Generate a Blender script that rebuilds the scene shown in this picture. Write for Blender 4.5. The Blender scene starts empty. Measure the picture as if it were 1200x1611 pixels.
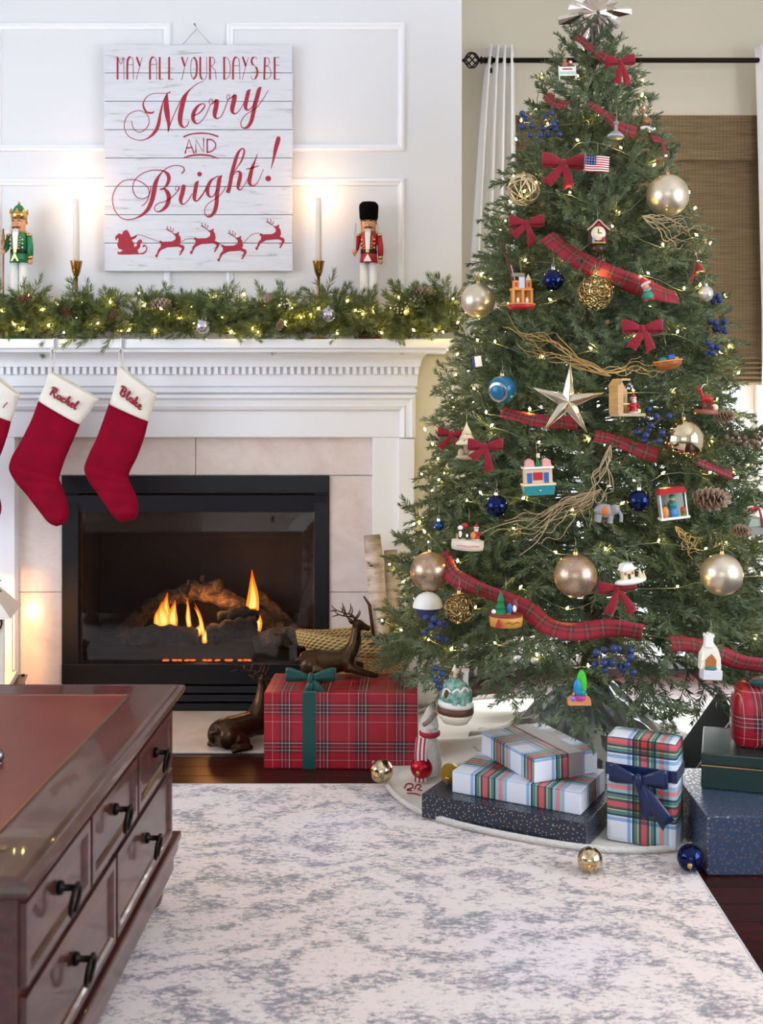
import bpy, bmesh, math, random
from math import sin, cos, pi, sqrt, radians, atan2
from mathutils import Vector, Matrix, geometry

S = bpy.context.scene
COL = S.collection
# ------------------------------------------------------------------ camera
FPX, CXP, CYP, CAMZ = 1716.0, 630.0, 640.0, 1.09      # focal length in pixels (1200x1611 frame), principal point, eye height
cam = bpy.data.cameras.new('camera')
camo = bpy.data.objects.new('camera', cam); COL.objects.link(camo)
camo.location = (0, 0, CAMZ); camo.rotation_euler = (pi / 2, 0, 0)
cam.sensor_fit = 'VERTICAL'; cam.sensor_height = 36.0; cam.lens = FPX / 1611 * 36
cam.shift_x = (600 - CXP) / 1611; cam.shift_y = (CYP - 805.5) / 1611
cam.clip_start = .05
cam.dof.use_dof = True; cam.dof.focus_distance = 3.15; cam.dof.aperture_fstop = 5.0
S.camera = camo
# ------------------------------------------------------------------ world, daylight, exposure
S.view_settings.view_transform = 'Standard'; S.view_settings.look = 'None'
S.view_settings.gamma = 1; S.view_settings.use_curve_mapping = False
S.view_settings.exposure = 0.04
W = bpy.data.worlds.new('world'); S.world = W; W.use_nodes = True
W.node_tree.nodes['Background'].inputs[0].default_value = (.93, .96, 1, 1)
W.node_tree.nodes['Background'].inputs[1].default_value = 2.6
S.cycles.use_denoising = True
S.cycles.use_adaptive_sampling = True; S.cycles.adaptive_threshold = .08
S.cycles.max_bounces = 5; S.cycles.diffuse_bounces = 3; S.cycles.glossy_bounces = 3; S.cycles.transparent_max_bounces = 12
S.cycles.sample_clamp_indirect = 6
def area(name, loc, rot, sx, sy, e, col=(1, 1, 1)):
    l = bpy.data.lights.new(name, 'AREA'); l.shape = 'RECTANGLE'; l.size = sx; l.size_y = sy; l.energy = e; l.color = col
    o = bpy.data.objects.new(name, l); COL.objects.link(o); o.location = loc; o.rotation_euler = rot
    return o
# daylight entering through the openings of the room
area('daylight_left_window', (-2.98, 1.5, 1.45), (0, -pi / 2, 0), 1.7, 2.6, 39, (.74, .85, 1))
area('daylight_right_window', (2.58, .9, 1.45), (0, pi / 2, 0), 1.7, 2.4, 68, (.82, .90, 1))
area('daylight_rear_window', (-.6, -2.58, 1.6), (pi / 2, 0, pi), 2.6, 1.5, 54, (.78, .88, 1))
area('daylight_back_window', (.977, 4.53, 1.2), (-pi / 2, 0, 0), .96, 2.1, 78, (.97, .98, 1))

def point(name, loc, e, col, r=.02):
    l = bpy.data.lights.new(name, 'POINT'); l.energy = e; l.color = col; l.shadow_soft_size = r
    o = bpy.data.objects.new(name, l); COL.objects.link(o); o.location = loc
    return o
def P(x, y, Y):                       # a point of the place: photograph pixel (x, y) at distance Y from the camera plane
    return Vector(((x - CXP) * Y / FPX, Y, CAMZ - (y - CYP) * Y / FPX))
def FLOOR(x, y, z=0):
    Y = (CAMZ - z) * FPX / (y - CYP); return Vector(((x - CXP) * Y / FPX, Y, z))

# ------------------------------------------------------------------ materials
def lin(c):
    if isinstance(c, str):
        c = c.lstrip('#'); c = [int(c[i:i + 2], 16) / 255 for i in (0, 2, 4)]
        c = [v / 12.92 if v <= .04045 else ((v + .055) / 1.055) ** 2.4 for v in c]
    return (c[0], c[1], c[2], 1)
class N:                               # small node-tree writer
    def __init__(s, m):
        m.use_nodes = True; s.t = m.node_tree; s.b = s.t.nodes['Principled BSDF']
    def n(s, typ, **k):
        nd = s.t.nodes.new('ShaderNode' + typ)
        for a, v in k.items():
            if a.startswith('i_'):
                key = a[2:]; key = int(key) if key.isdigit() else key.replace('_', ' ')
                s.set(nd.inputs[key], v)
            else: setattr(nd, a, v)
        return nd
    def set(s, sock, v):
        if isinstance(v, bpy.types.NodeSocket): s.t.links.new(v, sock)
        elif isinstance(v, bpy.types.Node): s.t.links.new(v.outputs[0], sock)
        else: sock.default_value = v
    def math(s, op, a, b=0.0, c=0.0, clamp=False):
        nd = s.n('Math', operation=op, use_clamp=clamp); s.set(nd.inputs[0], a); s.set(nd.inputs[1], b)
        if op in ('MULTIPLY_ADD', 'COMPARE', 'WRAP', 'SMOOTH_MIN'): s.set(nd.inputs[2], c)
        return nd.outputs[0]
    def mix(s, f, a, b, blend='MIX'):
        nd = s.n('Mix', data_type='RGBA', blend_type=blend)
        s.set(nd.inputs[0], f); s.set(nd.inputs[6], a); s.set(nd.inputs[7], b); return nd.outputs[2]
    def ramp(s, f, stops, interp='LINEAR'):
        nd = s.n('ValToRGB'); cr = nd.color_ramp; cr.interpolation = interp
        while len(cr.elements) < len(stops): cr.elements.new(.5)
        for e, (p, c) in zip(cr.elements, stops): e.position = p; e.color = lin(c)
        s.set(nd.inputs[0], f); return nd.outputs[0]
    def coords(s, kind='Object', scale=(1, 1, 1), rot=(0, 0, 0)):
        tc = s.n('TexCoord'); mp = s.n('Mapping')
        s.t.links.new(tc.outputs[kind], mp.inputs[0]); mp.inputs['Scale'].default_value = scale; mp.inputs['Rotation'].default_value = rot
        return mp.outputs[0]
    def noise(s, v, sc, det=3, rough=.55, dist=0):
        nd = s.n('TexNoise'); s.t.links.new(v, nd.inputs['Vector'])
        nd.inputs['Scale'].default_value = sc; nd.inputs['Detail'].default_value = det
        nd.inputs['Roughness'].default_value = rough; nd.inputs['Distortion'].default_value = dist
        return nd.outputs['Fac']
    def bump(s, h, st=.3, dist=.01):
        nd = s.n('Bump'); nd.inputs['Strength'].default_value = st; nd.inputs['Distance'].default_value = dist
        s.set(nd.inputs['Height'], h); s.t.links.new(nd.outputs[0], s.b.inputs['Normal'])
MATS = {}
def mat(name, col='808080', rough=.5, metal=0., vary=None, bump=None, emis=None, es=0, coat=0, sheen=0, spec=.5, trans=0, ior=1.45, alpha=1, sss=0):
    if name in MATS: return MATS[name]
    m = bpy.data.materials.new(name); g = N(m); b = g.b
    b.inputs['Base Color'].default_value = lin(col); b.inputs['Roughness'].default_value = rough; b.inputs['Metallic'].default_value = metal
    b.inputs['Specular IOR Level'].default_value = spec; b.inputs['Coat Weight'].default_value = coat; b.inputs['Coat Roughness'].default_value = .12
    b.inputs['Sheen Weight'].default_value = sheen; b.inputs['Transmission Weight'].default_value = trans; b.inputs['IOR'].default_value = ior
    b.inputs['Alpha'].default_value = alpha; b.inputs['Subsurface Weight'].default_value = sss
    if sheen: b.inputs['Sheen Roughness'].default_value = .4
    if emis: b.inputs['Emission Color'].default_value = lin(emis); b.inputs['Emission Strength'].default_value = es
    if vary:                           # (scale, second colour, amount[, stretch])
        v = g.coords('Object', vary[3] if len(vary) > 3 else (1, 1, 1))
        f = g.math('MULTIPLY', g.ramp(g.noise(v, vary[0], 4), [(.35, '000000'), (.65, 'ffffff')]), vary[2])
        g.set(b.inputs['Base Color'], g.mix(f, lin(col), lin(vary[1])))
    if bump:                           # (scale, strength, distance[, stretch])
        g.bump(g.noise(g.coords('Object', bump[3] if len(bump) > 3 else (1, 1, 1)), bump[0], 3), bump[1], bump[2])
    MATS[name] = m; return m
def custom(name, fn):
    if name not in MATS:
        m = bpy.data.materials.new(name); MATS[name] = m; fn(N(m))
    return MATS[name]

# ------------------------------------------------------------------ mesh helpers
class MB:                              # collects shapes and becomes ONE mesh
    def __init__(s): s.v = []; s.f = []; s.uv = []; s.sm = []
    def add(s, vs, fs, uvs=None, smooth=False):
        k = len(s.v); s.v += [tuple(v) for v in vs]
        for i, f in enumerate(fs):
            s.f.append(tuple(k + j for j in f)); s.uv.append(uvs[i] if uvs else None); s.sm.append(smooth)
        return s
    def tf(s, M, start=0):
        for i in range(start, len(s.v)): s.v[i] = tuple(M @ Vector(s.v[i]))
        return s
    def box(s, x0, x1, y0, y1, z0, z1, b=0.0):
        if b <= 0:
            vs = [(x, y, z) for z in (z0, z1) for y in (y0, y1) for x in (x0, x1)]
            return s.add(vs, [(0, 2, 3, 1), (4, 5, 7, 6), (0, 1, 5, 4), (2, 6, 7, 3), (0, 4, 6, 2), (1, 3, 7, 5)])
        bm = bmesh.new(); bmesh.ops.create_cube(bm, size=1)
        bmesh.ops.transform(bm, matrix=Matrix.Translation(((x0 + x1) / 2, (y0 + y1) / 2, (z0 + z1) / 2)) @ Matrix.Diagonal((x1 - x0, y1 - y0, z1 - z0, 1)), verts=bm.verts)
        bmesh.ops.bevel(bm, geom=bm.edges[:], offset=min(b, .49 * min(x1 - x0, y1 - y0, z1 - z0)), segments=2, profile=.6, affect='EDGES')
        return s.bm(bm)
    def bm(s, bm, smooth=False):
        bm.verts.index_update(); s.add([v.co for v in bm.verts], [[v.index for v in f.verts] for f in bm.faces], smooth=smooth); bm.free(); return s
    def cbox(s, c, d, b=0.0): return s.box(c[0] - d[0] / 2, c[0] + d[0] / 2, c[1] - d[1] / 2, c[1] + d[1] / 2, c[2] - d[2] / 2, c[2] + d[2] / 2, b)
    def lathe(s, prof, seg=20, c=(0, 0, 0), axis='z', smooth=True, arc=2 * pi):
        n = len(prof); full = arc > 6.28; m = seg if full else seg + 1; vs = []; fs = []
        for i in range(m):
            a = arc * i / seg
            for r, z in prof:
                p = (r * cos(a), r * sin(a), z)
                if axis == 'y': p = (p[0], p[2], p[1])
                if axis == 'x': p = (p[2], p[0], p[1])
                vs.append((p[0] + c[0], p[1] + c[1], p[2] + c[2]))
        for i in range(seg):
            j = (i + 1) % m
            for k in range(n - 1):
                q = (i * n + k, j * n + k, j * n + k + 1, i * n + k + 1)
                fs.append(q if axis != 'y' else q[::-1])
        return s.add(vs, fs, smooth=smooth)
    def sph(s, c, r, seg=16, rings=10):
        if not isinstance(r, (tuple, list)): r = (r, r, r)
        st = len(s.v)
        s.lathe([(max(1e-5, sin(pi * k / rings)), -cos(pi * k / rings)) for k in range(rings + 1)], seg)
        return s.tf(Matrix.Translation(c) @ Matrix.Diagonal((r[0], r[1], r[2], 1)), st)
    def ico(s, c, r, sub=1):
        bm = bmesh.new(); bmesh.ops.create_icosphere(bm, subdivisions=sub, radius=1)
        if not isinstance(r, (tuple, list)): r = (r, r, r)
        bmesh.ops.transform(bm, matrix=Matrix.Translation(c) @ Matrix.Diagonal((r[0], r[1], r[2], 1)), verts=bm.verts)
        return s.bm(bm, True)
    def cyl(s, c, r1, r2, h, seg=16, axis='z'):      # from c along the axis, closed
        return s.lathe([(1e-5, 0), (r1, 0), (r1, 0), (r2, h), (r2, h), (1e-5, h)], seg, c, axis, smooth=seg > 6)
    def tube(s, pts, r, seg=8, closed=False, flat=1.0, up=None):
        pts = [Vector(p) for p in pts]; n = len(pts); rr = r if isinstance(r, (list, tuple)) else [r] * n
        vs = []; fs = []; prev = None
        for i, p in enumerate(pts):
            if closed: t = pts[(i + 1) % n] - pts[i - 1]
            else: t = pts[min(i + 1, n - 1)] - pts[max(i - 1, 0)]
            t = t.normalized() if t.length > 1e-9 else Vector((0, 0, 1))
            if up is not None: u = Vector(up)
            elif prev is not None: u = prev
            else: u = Vector((0, 0, 1)) if abs(t.z) < .9 else Vector((0, 1, 0))
            a = u - t * u.dot(t); a = a.normalized() if a.length > 1e-6 else t.orthogonal().normalized()
            b = t.cross(a); prev = a
            for k in range(seg):
                an = 2 * pi * k / seg; vs.append(p + a * (cos(an) * rr[i]) + b * (sin(an) * rr[i] * flat))
        m = n if closed else n - 1
        for i in range(m):
            j = (i + 1) % n
            for k in range(seg):
                l = (k + 1) % seg; fs.append((i * seg + k, i * seg + l, j * seg + l, j * seg + k))
        if not closed:
            fs.append(tuple(range(seg))[::-1]); fs.append(tuple((n - 1) * seg + k for k in range(seg)))
        return s.add(vs, fs, smooth=True)
    def prism(s, poly, d0, d1, plane='xz'):          # polygon extruded from d0 to d1 across its plane
        n = len(poly)
        mk = {'xz': lambda p, d: (p[0], d, p[1]), 'xy': lambda p, d: (p[0], p[1], d), 'yz': lambda p, d: (d, p[0], p[1])}[plane]
        vs = [mk(p, d0) for p in poly] + [mk(p, d1) for p in poly]
        fs = [(i, (i + 1) % n, n + (i + 1) % n, n + i) for i in range(n)]
        tri = geometry.tessellate_polygon([[Vector((p[0], p[1], 0)) for p in poly]])
        fs += [tuple(t) for t in tri] + [tuple(n + i for i in t)[::-1] for t in tri]
        return s.add(vs, fs)
    def flatpoly(s, poly, fn):
        tri = geometry.tessellate_polygon([[Vector((p[0], p[1], 0)) for p in poly]])
        return s.add([fn(p[0], p[1]) for p in poly], [tuple(t) for t in tri])
    def grid(s, rows, closed_u=False, uvs=None, smooth=True):        # rows of points -> quads
        n = len(rows[0]); vs = [p for r in rows for p in r]; fs = []; uu = []
        for i in range(len(rows) - 1):
            for k in range(n if closed_u else n - 1):
                l = (k + 1) % n; fs.append((i * n + k, i * n + l, (i + 1) * n + l, (i + 1) * n + k))
                if uvs: uu.append((uvs[i][k], uvs[i][l], uvs[i + 1][l], uvs[i + 1][k]))
        return s.add(vs, fs, uu if uvs else None, smooth)
    def mesh(s, name, m=None, fixn=True, boxuv=False):
        me = bpy.data.meshes.new(name); me.from_pydata(s.v, [], s.f)
        me.polygons.foreach_set('use_smooth', s.sm)
        if any(u is not None for u in s.uv) or boxuv:
            ul = me.uv_layers.new(name='UVMap')
            for p, u in zip(me.polygons, s.uv):
                for k, li in enumerate(p.loop_indices):
                    if u is not None: ul.data[li].uv = u[k]
                    else:
                        c = me.vertices[me.loops[li].vertex_index].co; nn = p.normal
                        ax = max(range(3), key=lambda q: abs(nn[q]))
                        ul.data[li].uv = ((c.y, c.z), (c.x, c.z), (c.x, c.y))[ax]
        me.validate(); me.update()
        if fixn:
            bm = bmesh.new(); bm.from_mesh(me); bmesh.ops.recalc_face_normals(bm, faces=bm.faces); bm.to_mesh(me); bm.free()
        if m: me.materials.append(m)
        return me
    def obj(s, name, m, parent=None, loc=None, rot=None, **k):
        return put(name, s.mesh(name, m, **k), parent, loc, rot)
def put(name, me, parent=None, loc=None, rot=None):
    o = bpy.data.objects.new(name, me); COL.objects.link(o)
    if parent: o.parent = parent
    if loc is not None: o.location = loc
    if rot is not None: o.rotation_euler = rot
    return o
def tag(o, label, cat, group=None, kind=None):
    o['label'] = label; o['category'] = cat
    if group: o['group'] = group
    if kind: o['kind'] = kind
    return o
def thing(name, label, cat, loc=(0, 0, 0), rot=(0, 0, 0), group=None, scale=1):
    o = bpy.data.objects.new(name, None); COL.objects.link(o); o.empty_display_size = .05
    o.location = loc; o.rotation_euler = rot; o.scale = (scale,) * 3
    return tag(o, label, cat, group)
def struct(o): o['kind'] = 'structure'; return o
def copy_tree(o, parent=None):
    kids = [c for c in bpy.data.objects if c.parent == o] if o.children is None else list(o.children)
    c = o.copy(); COL.objects.link(c); c.parent = parent
    for ch in kids: copy_tree(ch, c)
    return c
def catmull(pts, n=8, closed=False):   # any-dimensional points
    out = []; m = len(pts)
    for i in range(m if closed else m - 1):
        g = lambda k: pts[k % m] if closed else pts[min(max(k, 0), m - 1)]
        p0, p1, p2, p3 = g(i - 1), g(i), g(i + 1), g(i + 2)
        for j in range(n):
            t = j / n; t2 = t * t; t3 = t2 * t
            out.append(tuple(.5 * (2 * b + (c - a) * t + (2 * a - 5 * b + 4 * c - d) * t2 + (3 * b - a - 3 * c + d) * t3) for a, b, c, d in zip(p0, p1, p2, p3)))
    if not closed: out.append(tuple(pts[-1]))
    return out
def stroke(mb, pts, fn, n=6, smooth=True, k=1.0):   # pen stroke: points (x, y, width) drawn flat through fn(x, y)
    q = catmull(pts, n) if smooth and len(pts) > 2 else pts
    vs = []; fs = []
    for i, p in enumerate(q):
        a, b = q[max(i - 1, 0)], q[min(i + 1, len(q) - 1)]
        dx, dy = b[0] - a[0], b[1] - a[1]; l = sqrt(dx * dx + dy * dy) or 1
        w = max(p[2], .1) * .5 * k; nx, ny = -dy / l * w, dx / l * w
        vs += [fn(p[0] + nx, p[1] + ny), fn(p[0] - nx, p[1] - ny)]
    for i in range(len(q) - 1): fs.append((2 * i, 2 * i + 1, 2 * i + 3, 2 * i + 2))
    mb.add(vs, fs)

# ------------------------------------------------------------------ shared materials
white_paint = mat('white_paint', 'e4e4e8', .38, bump=(40, .02, .002))
trim_white = mat('trim_white', 'f5f5fa', .3)
sage = mat('sage_paint', 'd8cfbd', .6, bump=(60, .03, .002))
cream_paint = mat('cream_paint', 'f7f5ee', .55)
black_metal = mat('black_metal', '17161a', .38, .3)
dark_iron = mat('dark_iron', '1c1815', .45, .7)
gold = mat('gold', 'd9b06a', .25, 1)
pale_gold = mat('pale_gold', 'dccbab', .28, 1)
brass = mat('brass', 'b98a4c', .22, 1)
silver = mat('silver', 'd8d8da', .12, 1)
red_velvet = mat('red_velvet', '8c0a22', .8, sheen=.6, vary=(60, '6d061a', .5))
red_paint = mat('red_paint', 'b0202a', .4)
green_paint = mat('green_paint', '1f7a4c', .4)
white_gloss = mat('white_gloss', 'efece6', .3)
skin_paint = mat('skin_paint', 'd99668', .45)
black_gloss = mat('black_gloss', '121012', .35)
teal_paint = mat('teal_paint', '1d7f86', .35)
blue_paint = mat('blue_paint', '2a62a8', .35)
orange_paint = mat('orange_paint', 'd98a3a', .4)
tan_wood = mat('tan_wood', 'c39a62', .5, vary=(30, 'a97d48', .6, (1, 1, 6)))
brown_wood = mat('brown_wood', '4a2a1c', .4)
pink_paint = mat('pink_paint', 'd99a94', .45)
gray_paint = mat('gray_paint', '8f8d8e', .5)
cream_gloss = mat('cream_gloss', 'e6d6b4', .35)
bronze = mat('bronze', '3a2a1e', .3, .75, vary=(25, '5b432c', .6))
green_wire = mat('green_wire', '3c4a2e', .5)
hook_wire = mat('hook_wire', 'b8b09a', .3, 1)
# ================================================================== THE ROOM
WY = 3.90                              # face of the chimney breast
BY = 4.55                              # wall with the window
def wood_floor(g):
    v = g.coords('Object', (.6, 9, 9)); oi = g.n('ObjectInfo')
    gr = g.noise(v, 5, 6, .6, .6)
    base = g.ramp(gr, [(.3, '260c0a'), (.55, '3e150f'), (.75, '501d15')])
    tint = g.ramp(oi.outputs['Random'], [(0, '7a6a66'), (1, 'ffffff')])
    g.set(g.b.inputs['Base Color'], g.mix(.55, base, tint, 'MULTIPLY'))
    g.b.inputs['Roughness'].default_value = .3; g.b.inputs['Specular IOR Level'].default_value = .2; g.bump(gr, .05, .002)
floor_wood = custom('floor_wood', wood_floor)
fl = struct(MB().box(-3, 2.6, -2.6, BY, -.06, -.006).obj('floor', mat('underfloor', '1d0d09', .5)))
rnd = random.Random(4); PW = .083; far = MB(); plank_meshes = {}
y = BY - PW; row = 0
while y > -2.6:
    x = -3 - rnd.random() * .9
    while x < 2.6:
        L = rnd.choice((.9, 1.05, 1.2)); x0, x1 = max(x, -3), min(x + L, 2.6); x += L
        if x1 - x0 < .05: continue
        seen = (y > 3.08 and x1 > -.95 and x0 < .3) or (1.9 < y < 3.5 and x1 > .62 and x0 < 1.5)
        if seen:
            key = round(x1 - x0, 2)
            if key not in plank_meshes: plank_meshes[key] = MB().box(0, x1 - x0 - .0015, 0, PW - .0015, -.006, 0, .001).mesh('plank', floor_wood)
            put('plank', plank_meshes[key], fl, (x0, y, 0))
        else: far.box(x0, x1 - .0015, y, y + PW - .0015, -.006, 0)
    y -= PW; row += 1
far.obj('hidden_planks', floor_wood, fl)['kind'] = 'stuff'
CH = 3.05
struct(MB().box(-3.1, 2.7, -2.7, BY + .1, CH, CH + .1).obj('ceiling', mat('ceiling_paint', 'f2f1ee', .8)))
# left, right and rear walls with the window openings that light the room
def wall_open(name, axis, c, t, a0, a1, o0, o1, z0, z1, m):
    mb = MB()
    for (p0, p1, q0, q1) in ((a0, o0, 0, CH), (o1, a1, 0, CH), (o0, o1, 0, z0), (o0, o1, z1, CH)):
        if p1 - p0 < 1e-4 or q1 - q0 < 1e-4: continue
        if axis == 'x': mb.box(min(c, c + t), max(c, c + t), p0, p1, q0, q1)
        else: mb.box(p0, p1, min(c, c + t), max(c, c + t), q0, q1)
    return struct(mb.obj(name, m))
room_paint = mat('room_paint', 'eceae6', .6)
wall_open('wall_left', 'x', -3, -.1, -2.7, BY + .1, .2, 2.8, .6, 2.3, room_paint)
wall_open('wall_right', 'x', 2.6, .1, -2.7, BY + .1, -.3, 2.1, .6, 2.3, room_paint)
wall_open('wall_rear', 'y', -2.6, -.1, -3, 2.6, -1.9, .7, .85, 2.35, room_paint)
WX0, WX1, WZ0, WZ1 = .47, 1.484, .14, 2.27
wb = wall_open('wall_back', 'y', BY, .12, -3, 2.6, WX0, WX1, WZ0, WZ1, sage)
# ---- chimney breast with the fire opening
FX0, FX1, FZ1 = -1.2045, -.2545, .8445
BX0, BX1 = -1.68, .2185
wc = struct(MB().box(BX0, FX0, WY, BY, 0, 1.27).box(FX1, BX1, WY, BY, 0, 1.27).box(FX0, FX1, WY, BY, FZ1, 1.27).box(FX0, FX1, WY + .46, BY, 0, FZ1).obj('wall_chimney', cream_paint))
MB().box(BX0, BX1, WY - .012, BY, 1.27, CH, .002).obj('panelled_upper_wall', white_paint, wc)
def frame_mould(x0, x1, y0, y1, Y, parent):          # picture-frame moulding given by photograph pixels on the wall plane
    a, b = P(x0, y1, Y), P(x1, y0, Y); prof = [(0, 0), (.003, .010), (.010, .013), (.017, .008), (.024, .006), (.026, 0)]
    mb = MB(); rows = []
    for d, h in prof:
        rows.append([(a.x + d, Y - h, a.z + d), (b.x - d, Y - h, a.z + d), (b.x - d, Y - h, b.z - d), (a.x + d, Y - h, b.z - d)])
    mb.grid(rows, closed_u=True, smooth=False); mb.obj('panel_moulding', trim_white, parent)
for r in ((-10, 269, 36, 239), (356, 637, 36, 239), (-10, 269, 281, 520), (356, 637, 281, 520), (-10, 637, -190, -2)):
    frame_mould(*r, WY - .012, wc)
struct(MB().box(BX1, 2.6, BY - .016, BY, 0, .13, .004).obj('baseboard_back', trim_white))
struct(MB().box(BX1, BX1 + .014, WY, BY - .016, 0, .13, .004).obj('baseboard_breast', trim_white))
# ---- window
win = struct(thing('window_1', 'tall bright window behind the tree', 'window')); del win['category']
wf = MB()
for (a, b, c, d) in ((WX0, WX0 + .05, WZ0, WZ1), (WX1 - .05, WX1, WZ0, WZ1), (WX0, WX1, WZ0, WZ0 + .07), (WX0, WX1, WZ1 - .05, WZ1), (WX0, WX1, 1.20, 1.25)):
    wf.box(a, b, BY + .03, BY + .08, c, d, .003)
wf.obj('window_frame', trim_white, win)
def glass_fn(g):
    t = g.t; tr = g.n('BsdfTransparent'); gl = g.n('BsdfGlossy'); gl.inputs['Roughness'].default_value = .02
    mx = g.n('MixShader'); mx.inputs[0].default_value = .032
    t.links.new(tr.outputs[0], mx.inputs[1]); t.links.new(gl.outputs[0], mx.inputs[2])
    t.links.new(mx.outputs[0], t.nodes['Material Output'].inputs[0])
clear_glass = custom('clear_glass', glass_fn)
for z0, z1 in ((WZ0 + .07, 1.2), (1.25, WZ1 - .05)):
    MB().box(WX0 + .05, WX1 - .05, BY + .05, BY + .054, z0, z1).obj('pane', clear_glass, win)
cas = MB()
for (a, b, c, d) in ((WX0 - .07, WX0, WZ0 - .07, WZ1 + .02), (WX1, WX1 + .07, WZ0 - .07, WZ1 + .02), (WX0, WX1, WZ0 - .07, WZ0)):
    cas.box(a, b, BY - .02, BY, c, d, .003)
cas.obj('casing', trim_white, win)
MB().box(WX0 - .09, WX1 + .09, BY - .07, BY, WZ0 - .1, WZ0 - .07, .004).obj('window_sill', trim_white, win)
# ---- woven shade
def woven(g):
    uv = g.coords('Object'); sx = g.n('SeparateXYZ'); g.set(sx.inputs[0], uv)
    reed = g.math('SINE', g.math('MULTIPLY', sx.outputs[2], 900)); cord = g.math('SINE', g.math('MULTIPLY', sx.outputs[0], 420))
    nz = g.noise(g.coords('Object', (2, 2, 90)), 4, 3)
    base = g.ramp(nz, [(.3, '6f5a40'), (.5, '8a7252'), (.7, 'a08663')])
    f = g.math('MULTIPLY', g.math('GREATER_THAN', cord, .82), .5)
    g.set(g.b.inputs['Base Color'], g.mix(f, base, lin('5d4b36')))
    g.b.inputs['Roughness'].default_value = .7; g.bump(reed, .5, .003)
    g.b.inputs['Transmission Weight'].default_value = 0
wov = custom('woven_reed', woven)
sh = thing('woven_shade', 'brown woven reed roman shade covering the upper window', 'window shade', (0, BY - .03, 0))
zt = 2.285
def panel(name, y, z0, z1, par, wavy=0):
    rows = []; n = 30
    for i in range(n + 1):
        z = z1 + (z0 - z1) * i / n; w = wavy * sin(i / n * pi * 6) ** 2
        rows.append([(WX0 - .005, y - w, z), (WX1 + .005, y - w, z)])
    ob = MB().grid(rows).obj(name, wov, par); md = ob.modifiers.new('thick', 'SOLIDIFY'); md.thickness = .004; return ob
panel('valance', -.05, 2.10, zt, sh); panel('shade_cloth', -.022, 1.24, 2.2, sh); panel('bottom_folds', -.035, 1.18, 1.30, sh, .02)
MB().box(WX0 - .004, WX1 + .004, -.044, -.002, zt - .03, zt - .002, .002).obj('headrail', wov, sh)
# ---- curtains and rod
RZ, RY = 2.494, 4.42
rod = thing('curtain_rod', 'black iron curtain rod with twisted cage finial above the window', 'curtain rod', (0, RY, RZ))
MB().tube([(.335, 0, 0), (2.2, 0, 0)], .0105, 12).obj('pole', dark_iron, rod)
fin = MB(); fx = .2885
for k in range(6):
    fin.tube([(fx - .034 + .068 * t / 14, .032 * sin(pi * t / 14) * cos(k * pi / 3 + t / 14 * 2.6), .032 * sin(pi * t / 14) * sin(k * pi / 3 + t / 14 * 2.6)) for t in range(15)], .0033, 6)
fin.obj('cage_finial', dark_iron, rod)
MB().lathe([(.001, 0), (.013, 0), (.016, .006), (.009, .012), (.014, .018), (.0105, .026)], 14, (fx + .034, 0, 0), 'x').sph((fx - .037, 0, 0), .006, 10, 6).obj('finial_collar', dark_iron, rod)
br = MB().box(.352, .372, .0, BY - RY, -.05, -.03, .002).box(.352, .372, BY - RY - .008, BY - RY, -.08, .03, .002)
br.lathe([(.013, -.01), (.016, -.01), (.016, .01), (.013, .01)], 14, (.362, 0, 0), 'x').obj('bracket', dark_iron, rod)
linen = mat('white_linen', 'faf8f4', .85, bump=(400, .08, .001))
def curtain(label, xt0, xt1, xb0, xb1, folds, seed):
    c = thing('curtain', label, 'curtain', (0, RY, 0), group='white curtain panels'); r = random.Random(seed)
    rows = []; n = 26; m = folds * 10
    ph = [r.uniform(-.3, .3) for _ in range(folds + 1)]
    for i in range(n + 1):
        t = i / n; z = RZ + .053 + (.012 - RZ - .053) * t; e = min(1, t * 2.4) ** .8
        x0, x1 = xt0 + (xb0 - xt0) * e, xt1 + (xb1 - xt1) * e; row = []
        for k in range(m + 1):
            u = k / m; a = u * folds * 2 * pi
            d = (.018 + .022 * e) * (cos(a + .4 * sin(3 * t + u * 5)) + .25 * sin(2 * a + 1)) + .012 * sin(t * 5 + u * 9) * e
            row.append((x0 + (x1 - x0) * u + .008 * sin(a) * (1 + e), d - .03 + .012, z))
        rows.append(row)
    ob = MB().grid(rows).obj('cloth', linen, c); ob.modifiers.new('thick', 'SOLIDIFY').thickness = .003
    return c
curtain('white curtain hanging between chimney breast and Christmas tree', .350, .462, .275, .475, 4, 1)
curtain('white curtain at the far side of the window, mostly cut off by the picture edge', 1.435, 1.62, 1.475, 1.76, 5, 2)

# ================================================================== FIREPLACE
def marble_fn(g):
    v = g.coords('Object'); n1 = g.noise(v, 5, 6, .6, 1.2); n2 = g.noise(v, 45, 3)
    c = g.ramp(n1, [(.3, 'dfcfc9'), (.5, 'eaddd8'), (.7, 'f2e8e3')])
    g.set(g.b.inputs['Base Color'], g.mix(g.math('MULTIPLY', n2, .25), c, lin('ccb4a8'), 'MULTIPLY')); g.b.inputs['Roughness'].default_value = .2
marble = custom('beige_marble', marble_fn)
FC = (FX0 + FX1) / 2
TX0, TX1, TZ1 = P(27, 0, WY).x, P(588, 0, WY).x, P(0, 686, WY).z
ms = thing('marble_surround', 'polished beige marble slip tiles around the black fire', 'fireplace surround', (0, 0, 0))
g_ = .0012; ty0, ty1 = WY - .014, WY
for (a, b, c, d) in ((TX0, -.73 - .0, FZ1 + .002, TZ1), (-.73, TX1, FZ1 + .002, TZ1), (TX0, FX0, .43, FZ1), (TX0, FX0, .0, .43), (FX1, TX1, .43, FZ1), (FX1, TX1, .0, .43)):
    MB().box(a + g_, b - g_, ty0, ty1, c + g_, d - g_, .001).obj('tile', marble, ms)
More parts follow.
